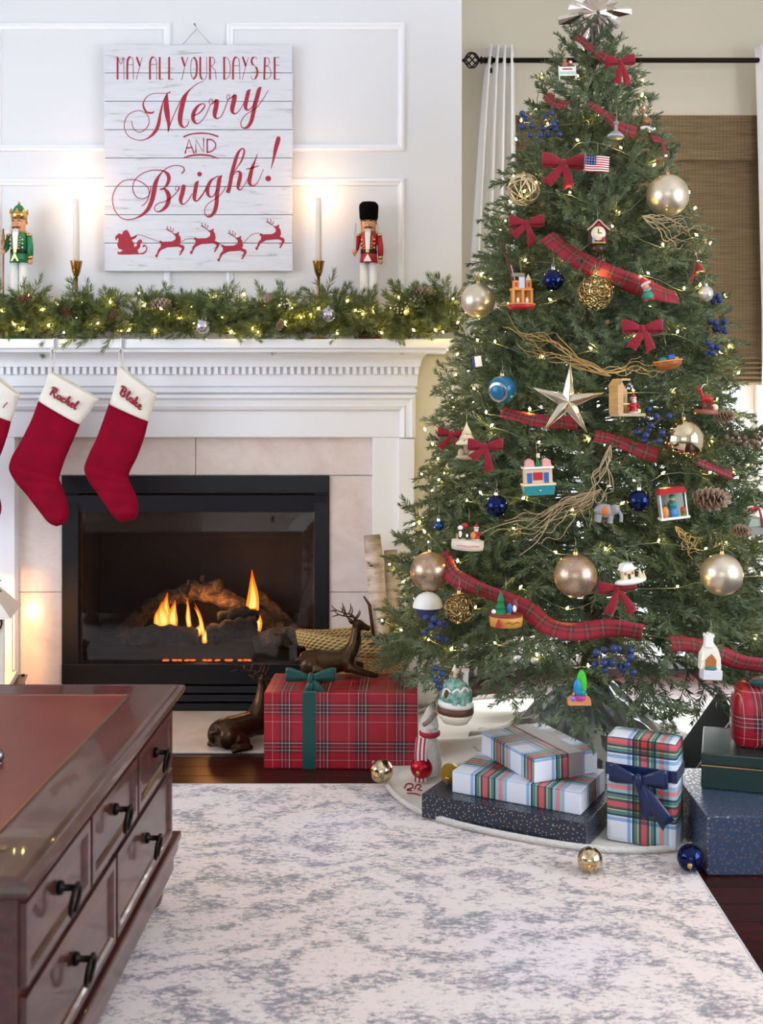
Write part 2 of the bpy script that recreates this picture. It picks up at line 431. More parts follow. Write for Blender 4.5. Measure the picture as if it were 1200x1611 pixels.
hearth_m = custom('hearth_stone', lambda g: (g.set(g.b.inputs['Base Color'], g.ramp(g.noise(g.coords('Object'), 9, 5), [(.3, 'c9b9ac'), (.7, 'ddd0c5')])), setattr(g.b.inputs['Roughness'], 'default_value', .25)))
he = thing('hearth', 'flush beige stone hearth in front of the fire', 'hearth')
HY0 = FLOOR(0, 1186).y
for a, b in ((-1.5, -1.0), (-1.0, -.5), (-.5, .04)):
    MB().box(a + g_, b - g_, HY0, WY - .016, .0005, .008, .002).obj('slab', hearth_m, he)

# ---- mantelpiece
mp = thing('mantelpiece', 'white wooden mantelpiece with dentil moulding and broad shelf', 'mantel', (FC, WY, 0))
def half(px, Y): return P(px, 0, Y).x - FC
def band(name, y0, y1, prof_px, depth):              # horizontal moulding run mitred round the ends; profile from top (x_px, depth)
    pass
LX = TX1 - FC; LO = half(650, WY - .06)
for s_ in (-1, 1):                                    # legs
    mb = MB().box(min(s_ * (LX - .004), s_ * LO), max(s_ * (LX - .004), s_ * LO), -.0553, -.0005, .0, P(0, 688, WY - .055).z - .0004, .003)
    mb.obj('leg', trim_white, mp)
    a, b = s_ * (LX + .086), s_ * (LO + .005)
    MB().box(min(a, b), max(a, b), -.068, -.05, 0, P(0, 690, WY - .06).z, .004).obj('leg_moulding', trim_white, mp)
    MB().box(min(s_ * LX, s_ * (LO + .01)), max(s_ * LX, s_ * (LO + .01)), -.075, -.0005, 0, .16, .005).obj('plinth', trim_white, mp)
zf0 = P(0, 688, WY - .055).z
MB().box(-LO, LO, -.055, -.0005, zf0, P(0, 610, WY - .055).z, .003).obj('frieze_board', trim_white, mp)
# architrave moulding that runs along the frieze and turns down at each end
zm1, zm0 = P(0, 621, WY - .06).z, P(0, 648, WY - .06).z
arch = MB(); prof = [(0, .0), (.0, .022), (.012, .026), (.020, .017), (.034, .014), (.040, .019), (.052, .014), (.058, .002)]
rows = []
for d, h in prof:
    x = LO + .008 - d; z = zm1 - d
    rows.append([(-x, -.055 - h, zf0 + .0004), (-x, -.055 - h, z), (x, -.055 - h, z), (x, -.055 - h, zf0 - .0)])
arch.grid(rows, smooth=False).obj('architrave_moulding', trim_white, mp)
def mitred(name, prof, m=trim_white):                # prof = (half-width, depth, z): a moulding that returns to the wall at both ends
    rows = [[(-hw, 0, z), (-hw, -d, z), (hw, -d, z), (hw, 0, z)] for hw, d, z in prof]
    mb = MB().grid(rows, smooth=False)
    return mb.obj(name, m, mp)
def pr(xpx, ypx, d): Y = WY - d; return (half(xpx, Y), d, P(0, ypx, Y).z)
mitred('bead_moulding', [(LO, .054, P(0, 622, WY - .06).z), pr(652, 620, .062), pr(656, 617, .074), pr(656, 613, .074), pr(653, 610, .066), pr(655, 607, .078), (LO, .02, P(0, 607, WY - .078).z)])
mitred('cornice_fascia', [(LO, .03, P(0, 608, WY - .07).z), pr(657, 608, .072), pr(657, 577, .074), (LO, .02, P(0, 577, WY - .074).z)])
dz1, dz0 = P(0, 577.5, WY - .09).z, P(0, 589, WY - .09).z
dhw = half(661, WY - .09); nd = 66; step = 2 * dhw / nd
dm = MB().box(-step * .29, step * .29, -.09, -.072, dz0, dz1, .0012).mesh('dentil', trim_white)
for k in range(nd):
    x = -dhw + step * (k + .5)
    if x + FC > -1.50: put('dentil', dm, mp, (x, 0, 0))
MB().box(-dhw, dhw, -.094, -.05, dz1, dz1 + .008, .002).obj('dentil_fillet', trim_white, mp)
cv = [(half(662, WY - .095), .094, dz1 + .007)]
for k in range(9):
    a = k / 8 * pi / 2; d = .094 + .066 * (1 - cos(a)); zz = dz1 + .008 + (P(0, 552, WY - .165).z - dz1 - .008) * sin(a)
    cv.append((half(662, WY - .095) + (half(682, WY - .165) - half(662, WY - .095)) * (1 - cos(a)), d, zz))
cv += [pr(684, 551.5, .166), pr(684, 548.5, .166)]
mitred('cove_moulding', cv)
SHF = .205; st1, st0 = P(0, 533, WY - SHF).z, P(0, 548, WY - SHF).z; SX = half(712, WY - SHF); SHELF = st1
MB().box(-SX, SX, -SHF, -.013, st0, st1, .004).obj('shelf', trim_white, mp)
MB().box(-SX + .02, SX - .02, -SHF + .02, -.013, st0 - .012, st0, .002).obj('shelf_underboard', trim_white, mp)

# ---- gas fire insert
fi = thing('fireplace_insert', 'black gas fire insert with burning logs behind glass', 'fireplace', (0, WY, 0))
zy = lambda y_: P(0, y_, WY - .02).z
MB().box(FX0, P(126, 0, WY).x, -.022, .012, zy(1044), zy(776), .002).obj('side_frame', black_metal, fi)
MB().box(P(495, 0, WY).x, FX1, -.022, .012, zy(1044), zy(776), .002).obj('side_frame', black_metal, fi)
MB().box(FX0, FX1, -.026, .012, zy(776), FZ1, .003).obj('top_bar', black_metal, fi)
MB().prism([(-.020, zy(778)), (-.030, zy(779)), (-.012, zy(806)), (.01, zy(806)), (.01, zy(778))], P(104, 0, WY).x, P(515, 0, WY).x, 'yz').obj('hood_louver', mat('gunmetal', '34353d', .3, .8), fi)
MB().box(FX0, FX1, -.026, .012, zy(1076), zy(1044), .003).obj('bottom_bar', black_metal, fi)
MB().box(FX0, FX1, -.004, .012, .002, zy(1076), .001).obj('vent_backing', black_metal, fi)
for k in range(3):
    z0 = .012 + k * .031
    MB().prism([(-.024, z0), (-.020, z0 + .022), (-.004, z0 + .026), (-.004, z0 + .004)], FX0 + .006, FX1 - .006, 'yz').obj('vent_louver', black_metal, fi)
lin_ = mat('firebox_lining', '2a2224', .8, vary=(9, '1c1718', .8))
MB().box(FX0 + .01, FX0 + .02, .012, .42, .1, .80).box(FX1 - .02, FX1 - .01, .012, .42, .1, .80).box(FX0 + .01, FX1 - .01, .41, .42, .1, .80).box(FX0 + .01, FX1 - .01, .012, .42, .79, .80).obj('firebox_lining', lin_, fi)
MB().box(FX0 + .01, FX1 - .01, .012, .42, .10, .165, .002).obj('burner_tray', mat('tray_black', '1a1719', .7), fi)
MB().box(P(124, 0, WY).x, P(497, 0, WY).x, .000, .004, zy(1044), zy(807)).obj('glass', clear_glass, fi)
inner = MB()
for a, b in ((P(124, 0, WY).x, P(124, 0, WY).x + .012), (P(497, 0, WY).x - .012, P(497, 0, WY).x)): inner.box(a, b, .006, .04, zy(1044), zy(807))
inner.obj('inner_frame', mat('heat_bronze', '4a3226', .4, .7), fi)
def bark_fn(g):
    v = g.coords('Object', (1, 1, 1)); n1 = g.noise(v, 26, 5, .65, .8)
    g.set(g.b.inputs['Base Color'], g.ramp(n1, [(.35, '1d1512'), (.55, '57402f'), (.75, '8d6f55')])); g.b.inputs['Roughness'].default_value = .9; g.bump(n1, 1.0, .03)
bark = custom('ceramic_bark', bark_fn)
char = custom('charred_log', lambda g: (g.set(g.b.inputs['Base Color'], g.ramp(g.noise(g.coords('Object'), 34, 4), [(.35, '080606'), (.6, '171212'), (.8, '2c2321')])), setattr(g.b.inputs['Roughness'], 'default_value', .9), g.bump(g.noise(g.coords('Object'), 30, 4), 1.0, .03)))
def log(pts, r, m, seed, parent, name='log', seg=14):
    q = catmull([tuple(p) for p in pts], 8); rr = random.Random(seed); rad = [r * (1 + .12 * sin(i * 1.7 + seed) + rr.uniform(-.06, .06)) for i in range(len(q))]
    mb = MB().tube(q, rad, seg)
    for i in range(len(mb.v)):
        mb.v[i] = tuple(Vector(mb.v[i]) + Vector((rr.uniform(-1, 1), rr.uniform(-1, 1), rr.uniform(-1, 1))) * r * .045)
    return mb.obj(name, m, parent)
def L(x, y_, d): p = P(x, y_, WY + d); return (p.x, d, p.z)
log([L(190, 1000, .30), L(240, 955, .28), L(300, 932, .27), L(350, 925, .26)], .035, bark, 1, fi)
log([L(300, 925, .24), L(360, 945, .25), L(420, 980, .26), L(480, 1005, .24)], .034, bark, 2, fi)
log([L(205, 1003, .10), L(250, 998, .10), L(310, 1003, .10)], .034, char, 3, fi)
log([L(328, 1000, .10), L(370, 990, .10), L(403, 985, .12)], .038, char, 4, fi)
log([L(345, 975, .16), L(380, 965, .16), L(405, 968, .18)], .026, char, 5, fi)
log([L(400, 1010, .12), L(450, 1002, .13), L(492, 1006, .14)], .036, bark, 6, fi)
log([L(395, 930, .33), L(430, 960, .31), L(462, 995, .28)], .028, bark, 7, fi)
log([L(316, 945, .27), L(318, 920, .27), L(317, 905, .27)], .009, bark, 8, fi, 'twig')
log([L(294, 950, .25), L(297, 925, .25), L(299, 912, .25)], .011, bark, 9, fi, 'twig')
def flame_fn(g):
    v = g.coords('Generated'); sx = g.n('SeparateXYZ'); g.set(sx.inputs[0], v)
    c = g.ramp(sx.outputs[2], [(0, 'ff7a14'), (.3, 'ff9a2c'), (.7, 'ff8418'), (1, 'e04a06')])
    e = g.n('Emission'); g.set(e.inputs[0], c); e.inputs[1].default_value = 1.5; tr = g.n('BsdfTransparent'); mx = g.n('MixShader'); mx.inputs[0].default_value = .62
    g.t.links.new(tr.outputs[0], mx.inputs[1]); g.t.links.new(e.outputs[0], mx.inputs[2]); g.t.links.new(mx.outputs[0], g.t.nodes['Material Output'].inputs[0])
flame_m = custom('flame', flame_fn)
def core_fn(g):
    v = g.coords('Generated'); sx = g.n('SeparateXYZ'); g.set(sx.inputs[0], v)
    e = g.n('Emission'); g.set(e.inputs[0], g.ramp(sx.outputs[2], [(0, 'ff9a30'), (.3, 'ffdc90'), (.7, 'ffcf70'), (1, 'ff8a20')])); e.inputs[1].default_value = 2.6; g.t.links.new(e.outputs[0], g.t.nodes['Material Output'].inputs[0])
core_m = custom('flame_core', core_fn)
def flame(px, py0, py1, w, d, lean, parent, seed):
    a, b = P(px, py0, WY + d), P(px + lean, py1, WY + d); n = 12; pts = []; rad = []
    for i in range(n + 1):
        t = i / n; pts.append((a.x + (b.x - a.x) * t + .006 * sin(t * 5 + seed) * t, d, a.z + (b.z - a.z) * t)); rad.append(1.25 * w * max(.04, sin(pi * min(1, .18 + .82 * t)) ** .9 * (1 - .55 * t)))
    fo = MB().tube(pts, rad, 10, flat=.55, up=(1, 0, 0)).obj('flame', flame_m, parent)
    MB().tube([(p[0], p[1], a.z + (p[2] - a.z) * .84 + .003) for p in pts], [q * .56 for q in rad], 10, flat=.55, up=(1, 0, 0)).obj('flame_core', core_m, fo)
flame(256, 990, 946, .024, .13, 0, fi, 1); flame(262, 988, 932, .018, .14, 0, fi, 2); flame(272, 988, 944, .018, .12, 1, fi, 3); flame(249, 989, 957, .016, .13, 0, fi, 8)
flame(299, 992, 940, .009, .15, -7, fi, 4); flame(322, 1004, 948, .008, .15, -15, fi, 5); flame(395, 982, 896, .024, .17, 4, fi, 6); flame(404, 994, 950, .018, .17, 0, fi, 7); flame(388, 967, 953, .010, .2, -14, fi, 9); flame(322, 1012, 985, .010, .09, 2, fi, 10); flame(310, 1000, 978, .014, .16, 6, fi, 11); flame(335, 1000, 980, .012, .16, 4, fi, 12)
em = mat('embers', '30120a', .9, emis='ff6a20', es=1.4)
rnd = random.Random(9)
for k in range(16):
    x = rnd.choice((rnd.uniform(240, 285), rnd.uniform(293, 345), rnd.uniform(355, 395))); p = P(x, 1022 - rnd.random() * 3, WY + .06)
    MB().ico((0, 0, 0), (.012, .008, .004), 1).obj('ember', em, fi, (p.x, .06, .170), (0, 0, rnd.random() * 3))
point('fire_light', (P(320, 0, WY).x, WY + .15, .36), 1.7, (1, .42, .12), .06)
point('fire_light_high', (P(396, 0, WY).x, WY + .17, .44), .8, (1, .45, .14), .03)
# ================================================================== RUG
def rug_fn(g):
    v = g.coords('Object'); sx = g.n('SeparateXYZ'); g.set(sx.inputs[0], v)
    big = g.noise(g.coords('Object', (1, 1.5, 1)), 3.4, 5, .68, 1.6)
    fine = g.noise(g.coords('Object', (1, 2.0, 1)), 58, 4, .8, .4)
    med = g.noise(g.coords('Object', (1, 1.4, 1)), 13, 4, .7, 1.2)
    wv = g.n('TexWave', wave_type='RINGS', rings_direction='Z'); g.set(wv.inputs['Vector'], g.coords('Object', (1, 1, 1)))
    wv.inputs['Scale'].default_value = 2.2; wv.inputs['Distortion'].default_value = 14; wv.inputs['Detail'].default_value = 4; wv.inputs['Detail Scale'].default_value = 1.6
    a = g.math('ADD', g.math('MULTIPLY', big, .38), g.math('MULTIPLY', g.math('SUBTRACT', wv.outputs['Fac'], .5), .22))
    a = g.math('ADD', a, .305)
    a = g.math('ADD', a, g.math('MULTIPLY', g.math('SUBTRACT', med, .5), .62))
    a = g.math('ADD', a, g.math('MULTIPLY', g.math('SUBTRACT', fine, .5), 1.7))
    c = g.ramp(a, [(.45, 'efe7e7'), (.53, 'dfd8d9'), (.60, 'b9b6bc'), (.70, '9a9aa4'), (.85, '8a8b96')])
    warm = g.ramp(g.noise(v, 1.3, 2), [(.4, 'fff4ec'), (.6, 'faf6fa')])
    g.set(g.b.inputs['Base Color'], g.mix(1, c, warm, 'MULTIPLY')); g.b.inputs['Roughness'].default_value = .95
    g.b.inputs['Sheen Weight'].default_value = .15; g.bump(g.noise(g.coords('Object', (1, 1.4, 1)), 380, 2), .5, .004)
rug_m = custom('rug_weave', rug_fn)
rug = thing('area_rug', 'large distressed grey and ivory area rug on the wooden floor', 'rug')
RX1, RYB = .689, FLOOR(0, 1233, .008).y
MB().box(-2.3, RX1, .2, RYB, .0005, .008, .003).obj('pile', rug_m, rug)
MB().tube([(-2.3, RYB - .001, .005), (RX1 - .002, RYB - .001, .005), (RX1 - .001, RYB - .01, .005), (RX1 - .001, .2, .005)], .0042, 6).obj('bound_edge', mat('rug_binding', 'c4c2c6', .9), rug)

# ================================================================== SIGN
SY = WY - .012 - .036
sa, sb = P(163.5, 427, SY), P(459.5, 70, SY)
sign = thing('wooden_sign', 'white plank sign with red Merry and Bright lettering above the mantel', 'sign', ((sa.x + sb.x) / 2, SY, sa.z))
def board_fn(g):
    oi = g.n('ObjectInfo'); v = g.coords('Object', (1, 1, 1)); av = g.n('VectorMath', operation='ADD'); g.set(av.inputs[0], v)
    cb = g.n('CombineXYZ'); g.set(cb.inputs[0], g.math('MULTIPLY', oi.outputs['Random'], 31)); g.set(cb.inputs[2], g.math('MULTIPLY', oi.outputs['Random'], 17)); g.set(av.inputs[1], cb)
    mp_ = g.n('Mapping'); g.set(mp_.inputs[0], av); mp_.inputs['Scale'].default_value = (1.6, 1, 14)
    n1 = g.noise(mp_.outputs[0], 4.5, 6, .62, .9)
    c = g.ramp(n1, [(.3, 'dcdce4'), (.58, 'd6d6de'), (.66, 'bfc0c4'), (.72, '9fa09f'), (.78, 'd2d2d8')])
    g.set(g.b.inputs['Base Color'], c); g.b.inputs['Roughness'].default_value = .65; g.bump(n1, .12, .004)
board_m = custom('whitewashed_board', board_fn)
sw, shh = sb.x - sa.x, sb.z - sa.z; nb = 8; bh = shh / nb
MB().box(-sw / 2 + .012, sw / 2 - .012, .012, .034, .01, shh - .01).obj('backing', tan_wood, sign)
bmesh_board = MB().box(-sw / 2, sw / 2, 0, .022, .0011, bh - .0011, .0016).mesh('board', board_m)
for k in range(nb): put('board', bmesh_board, sign, ((.0015, -.001, .0008, -.0012)[k % 4], 0, k * bh))
ink = mat('red_ink', 'a8263a', .6, vary=(90, '8f1c30', .5))
kx = sw / (459.5 - 163.5)
def sg(x, y): return ((x - 311.5) * kx, -.0008, (427 - y) * kx)
def crop(ox, oy, s): return lambda x, y: sg(ox + x / s, oy + y / s)
A_, B_, C_, D_, E_, F_ = crop(180, 120, 8.571), crop(300, 120, 8.571), crop(165, 230, 7.5), crop(300, 200, 8), crop(170, 330, 8), crop(300, 330, 7.5)
G_, H_ = crop(165, 75, 8), crop(305, 75, 7.5)
def letters(name, items):
    mb = MB()
    for fn, pts in items: stroke(mb, pts, fn)
    return mb
def disc(mb, fn, x, y, r): mb.flatpoly([(x + r * cos(a * pi / 9), y + r * sin(a * pi / 9)) for a in range(18)], fn)
merry = letters('merry', [
 (A_, [(235,600,8),(250,690,9),(320,755,10),(400,730,11),(460,650,11),(460,550,10),(400,485,10),(310,465,10),(200,510,10),(140,610,10),(140,720,10),(200,815,10),(320,862,10),(420,850,14),(500,800,30),(560,730,45),(595,640,45),(620,500,30),(650,370,16),(690,270,11),(715,240,8)]),
 (A_, [(540,475,14),(500,495,24),(430,480,26),(390,400,22),(400,330,14),(460,260,10),(560,230,9),(700,230,11),(755,212,22)]),
 (A_, [(712,235,14),(700,320,55),(700,420,72),(715,530,66),(730,640,40),(725,750,14)]),
 (A_, [(725,750,11),(760,630,11),(830,460,11),(910,300,13),(960,230,12)]),
 (A_, [(1200,70,9),(1120,100,10),(1030,170,14),(970,240,36),(930,340,58),(895,480,66),(885,590,60),(900,660,40),(940,690,18),(985,660,12),(1005,600,9)]),
 (B_, [(30,535,12),(110,500,16),(175,430,20),(190,390,14),(160,370,14),(100,400,30),(45,480,50),(30,560,50),(50,615,36),(90,638,16),(140,610,11),(200,530,10),(245,430,10),(265,385,10)]),
 (B_, [(265,390,9),(248,350,9),(260,310,9),(290,315,9),(293,350,9),(275,380,9),(310,355,14),(345,320,26)]),
 (B_, [(352,310,40),(350,350,62),(340,420,62),(325,490,60),(325,545,40),(360,570,16),(410,540,11),(450,460,10),(490,350,10),(505,315,9)]),
 (B_, [(500,325,9),(485,290,9),(500,250,9),(525,255,9),(525,290,9),(505,315,9),(545,290,12),(585,260,26)]),
 (B_, [(595,245,40),(592,280,60),(580,340,60),(560,430,60),(565,485,40),(600,505,16),(650,470,11),(700,390,10),(725,340,9)]),
 (B_, [(810,180,6),(780,205,46),(765,260,52),(745,350,52),(738,400,50),(745,440,36),(780,455,16),(830,410,11),(870,330,10)]),
 (B_, [(955,145,8),(928,170,48),(910,220,56),(895,280,56),(862,400,56),(840,510,54),(815,610,50),(770,680,40),(720,700,20),(680,670,11),(680,610,10),(730,530,10),(800,480,10),(890,420,10),(960,330,10),(1045,190,7)])])
merry.obj('merry_lettering', ink, sign, fixn=False)
br_ = letters('bright', [
 (C_, [(690,290,10),(640,350,25),(600,430,48),(580,530,56),(555,640,52),(510,740,44),(440,810,30),(360,850,13),(280,868,11),(190,845,10),(120,760,10),(90,650,10),(100,560,10),(150,470,10),(220,410,10),(310,395,10),(400,410,10),(480,460,10),(520,520,10),(515,600,10),(480,670,10),(430,708,8)]),
 (C_, [(905,325,14),(935,290,14),(925,250,11),(870,230,10),(800,232,10),(730,260,11),(680,300,11)]),
 (C_, [(540,470,9),(535,540,10),(500,600,10),(430,620,10),(370,595,10),(330,520,10),(340,430,10),(390,360,10),(470,310,10),(570,283,11),(680,290,16),(740,330,40),(755,390,42),(735,450,34),(700,495,16),(665,515,9),(655,505,8),(690,500,12),(735,540,45),(755,610,50),(735,690,46),(690,745,34),(630,775,14),(590,755,10),(590,710,10),(640,670,10),(700,655,10),(780,610,10),(850,540,10),(885,490,12)]),
 (C_, [(860,525,8),(832,515,8),(840,475,8),(868,480,8),(862,520,8)]),
 (C_, [(930,455,36),(927,490,50),(915,550,50),(895,620,48),(900,670,30),(930,685,12),(980,640,10),(1030,560,9)]),
 (C_, [(1108,410,8),(1082,440,42),(1070,500,45),(1055,600,44),(1065,640,26),(1100,640,12),(1150,580,9),(1200,500,8)]),
 (D_, [(95,910,12),(150,840,9),(205,740,9)]),
 (D_, [(350,615,14),(300,640,16),(250,680,34),(215,760,46),(215,840,40),(250,880,18),(290,860,12),(330,790,10)]),
 (D_, [(395,605,8),(367,640,44),(355,690,50),(345,750,50),(330,860,50),(325,960,50),(300,1060,46),(250,1120,34),(200,1120,16),(175,1070,10),(190,1000,9),(250,940,9),(330,890,9),(400,820,9),(440,750,9)]),
 (D_, [(465,828,50),(490,740,50),(515,600,48),(550,460,44),(590,340,36),(630,280,18),(665,275,16),(672,320,22),(640,420,20),(590,500,12),(545,570,10)]),
 (D_, [(530,610,10),(580,560,14),(622,575,36),(620,640,48),(600,720,46),(595,770,30),(625,790,14),(670,740,9),(730,620,9)]),
 (D_, [(840,335,7),(810,420,18),(775,510,40),(750,610,50),(738,690,46),(760,735,24),(800,735,14),(850,680,9),(915,530,7)]),
 (D_, [(692,530,9),(770,515,16),(860,485,9)]),
 (D_, [(1010,525,6),(1040,410,24),(1070,270,50),(1100,160,56),(1108,120,34)])])
disc(br_, C_, 1117, 330, 28); disc(br_, D_, 975, 648, 36)
br_.obj('bright_lettering', ink, sign, fixn=False)
sm_ = MB()
def caps(fn, w, lst):
    for thick, pts in lst: stroke(sm_, [(x, y, (23 if thick else 7) * w) for x, y in pts], fn, 4, smooth=len(pts) > 3)
caps(G_, 1, [(1,[(160,118),(160,402)]),(0,[(160,120),(205,210),(235,120),(240,400)]),(1,[(283,402),(283,200),(297,135),(320,116)]),(0,[(320,116),(345,135),(357,200),(358,400)]),(0,[(283,215),(358,215)]),(1,[(400,118),(440,232)]),(0,[(470,120),(440,230),(395,400)]),
 (1,[(568,402),(568,200),(585,135),(610,117)]),(0,[(610,117),(635,135),(650,200),(650,400)]),(0,[(568,215),(650,215)]),(1,[(690,118),(690,402)]),(0,[(690,398),(735,398)]),(1,[(808,118),(808,402)]),(0,[(808,398),(862,398)]),(1,[(968,118),(1006,236)]),(0,[(1045,120),(1005,235),(965,410)]),
 (0,[(1120,118),(1088,160),(1080,250),(1086,350),(1112,397)]),(1,[(1120,120),(1150,170),(1157,260),(1148,350),(1115,397)])])
caps(H_, .94, [(1,[(75,108),(75,300),(82,350),(97,372)]),(0,[(97,374),(125,378),(148,330),(150,220),(150,108)]),(1,[(190,108),(190,377)]),(0,[(190,112),(230,120),(245,160),(232,200),(203,215)]),(0,[(203,215),(250,265),(263,376)]),(1,[(357,110),(357,377)]),(0,[(357,114),(405,135),(430,240),(408,350),(357,374)]),
 (1,[(462,377),(463,190),(477,130),(500,112)]),(0,[(500,112),(525,130),(538,190),(540,376)]),(0,[(462,212),(540,212)]),(1,[(575,108),(613,218)]),(0,[(645,110),(612,215),(570,376)]),(1,[(705,112),(684,135),(682,175),(700,205)]),(0,[(745,135),(727,112),(705,110)]),(0,[(700,205),(732,230)]),(1,[(732,228),(747,270),(745,320),(722,370)]),(0,[(722,372),(690,376),(668,340)]),
 (1,[(838,115),(830,377)]),(0,[(838,118),(878,126),(892,165),(878,205),(842,217)]),(0,[(842,217),(890,235),(908,300),(888,360),(830,374)]),(1,[(952,112),(952,377)]),(0,[(952,115),(1012,115)]),(0,[(952,207),(1006,207)]),(0,[(952,373),(1012,373)])])
sm_.obj('may_all_your_days_be_lettering', ink, sign, fixn=False); sm_ = MB(); I_ = crop(0, 0, 1)
for pts in ([(291,242),(297,219),(305.5,242)], [(293.5,233),(302.5,232)], [(308,241),(308,219.5),(320.3,240),(320.3,217)], [(326,219),(326,240.5)]): stroke(sm_, [(x, y, 2.1) for x, y in pts], I_, smooth=False)
stroke(sm_, [(325,219.5,2.2),(333,220,2),(339,226,1.8),(338,233,1.8),(333,238,2),(325,240,2.2)], I_)
stroke(sm_, [(288.5,215.5,2.8),(300,211.3,2.2),(315,209.6,2.6),(330,210.8,2.2),(343.5,215,2.8)], I_); stroke(sm_, [(288.5,248.5,1.6),(300,245,2.6),(315,243.6,2.8),(330,245,2.6),(343.5,249.5,1.6)], I_)
sm_.obj('and_lettering', ink, sign, fixn=False)
deer_poly = [(640,415),(655,385),(665,392),(690,403),(800,400),(845,375),(850,335),(815,302),(850,298),(872,292),(880,276),(890,284),(898,290),(886,310),(908,340),(917,395),(905,432),(955,455),(962,490),(930,545),(905,578),(893,568),(925,515),(925,482),(880,466),(740,475),(700,492),(662,512),(632,562),(620,600),(600,600),(590,570),(612,560),(630,500),(662,465),(664,425)]
dp = MB()
for nx, ny in ((281.3, 365.6), (335.9, 360.4), (379, 372), (438.8, 354)):
    fn = (lambda nx, ny: lambda x, y: sg(nx + (x - 890) / 8, ny + (y - 285) / 8))(nx, ny)
    dp.flatpoly(deer_poly, fn)
    for pts in ([(825,298),(770,265),(722,240)], [(770,265),(748,235),(745,205)], [(775,268),(790,240),(782,212)], [(790,278),(818,262),(818,235)], [(935,500),(912,520),(890,532)]): stroke(dp, [(x, y, 9) for x, y in pts], fn)
for fn, pts in ((E_, [(330,345),(370,318),(430,325),(540,365),(655,408)]), (E_, [(925,402),(960,380),(1000,367),(1075,365)]), (F_, [(290,375),(330,398),(385,430)]), (F_, [(625,390),(690,320),(740,285),(810,275)])): stroke(dp, [(x, y, 7) for x, y in pts], fn)
dp.obj('reindeer_print', ink, sign, fixn=False)
sl = MB().flatpoly([(90,370),(92,335),(140,295),(172,312),(195,270),(235,250),(265,290),(285,345),(330,335),(355,316),(367,330),(338,362),(298,382),(325,420),(330,470),(358,458),(368,400),(400,370),(428,385),(430,412),(412,410),(405,470),(372,510),(385,548),(440,540),(478,508),(478,470),(458,455),(446,478),(430,460),(455,435),(493,465),(490,520),(450,560),(180,566),(120,560),(118,520),(140,538),(190,512),(130,485),(113,440),(128,405),(132,360),(112,362),(108,390)], E_)
sl.obj('sleigh_print', ink, sign, fixn=False)
wr = [P(288, 69, SY + .012), P(309.5, 45, SY + .03), P(331, 69, SY + .012)]
MB().tube([v - sign.location for v in wr], .0013, 6).obj('hanging_wire', hook_wire, sign)
nl = P(309.5, 44.5, WY - .013) - sign.location
MB().cyl((nl.x, -.004 + .0, nl.z), .0016, .0016, .026, 8, 'y').cyl((nl.x, -.006, nl.z), .004, .004, .003, 10, 'y').obj('nail', hook_wire, sign)

# ================================================================== CANDLES
wax = mat('ivory_wax', 'efe6da', .45, sss=.1)
cf = custom('candle_flame', lambda g: (lambda e: (setattr(e.inputs[0], 'default_value', lin('ffd9a0')), setattr(e.inputs[1], 'default_value', 30), g.t.links.new(e.outputs[0], g.t.nodes['Material Output'].inputs[0])))(g.n('Emission')))
def candle(px, ytip, yfun, label):
    Y = WY - .10; p = P(px, ytip, Y); zf = P(px, yfun, Y).z - SHELF; zt_ = p.z - SHELF
    c = thing('candlestick', 'brass candlestick on the mantel beside the ' + label, 'candlestick', (p.x, Y, SHELF + .0005), group='brass candlesticks')
    MB().lathe([(.001, 0), (.042, 0), (.043, .004), (.030, .010), (.010, .018), (.006, .03), (.006, zf * .45), (.009, zf * .5), (.006, zf * .55), (.0055, zf - .055), (.010, zf - .05), (.011, zf - .043), (.0135, zf - .04), (.0205, zf - .003), (.0215, zf), (.0185, zf), (.0115, zf - .025), (.001, zf - .03)], 24).obj('holder', brass, c)
    k = thing('taper_candle', 'lit ivory taper candle beside the ' + label, 'candle', (p.x, Y, SHELF + zf - .0285), group='lit taper candles')
    h = zt_ - zf + .0285
    MB().lathe([(.001, 0), (.0112, 0), (.0100, h - .004), (.0085, h), (.003, h - .003), (.001, h - .003)], 18).obj('wax', wax, k)
    MB().tube([(0, 0, h - .004), (.0005, 0, h + .006), (.0015, 0, h + .010)], .0008, 6).obj('wick', black_gloss, k)
    MB().lathe([(.0005, 0), (.004, .004), (.0058, .011), (.0045, .02), (.002, .03), (.0003, .038)], 12, (0, 0, h + .004)).obj('flame', cf, k)
    point('candle_light', (p.x, Y, SHELF + zt_ + .022), 1.5, (1, .56, .24), .008)
candle(120, 312, 411, 'green king nutcracker'); candle(501, 310, 411, 'red guard nutcracker')

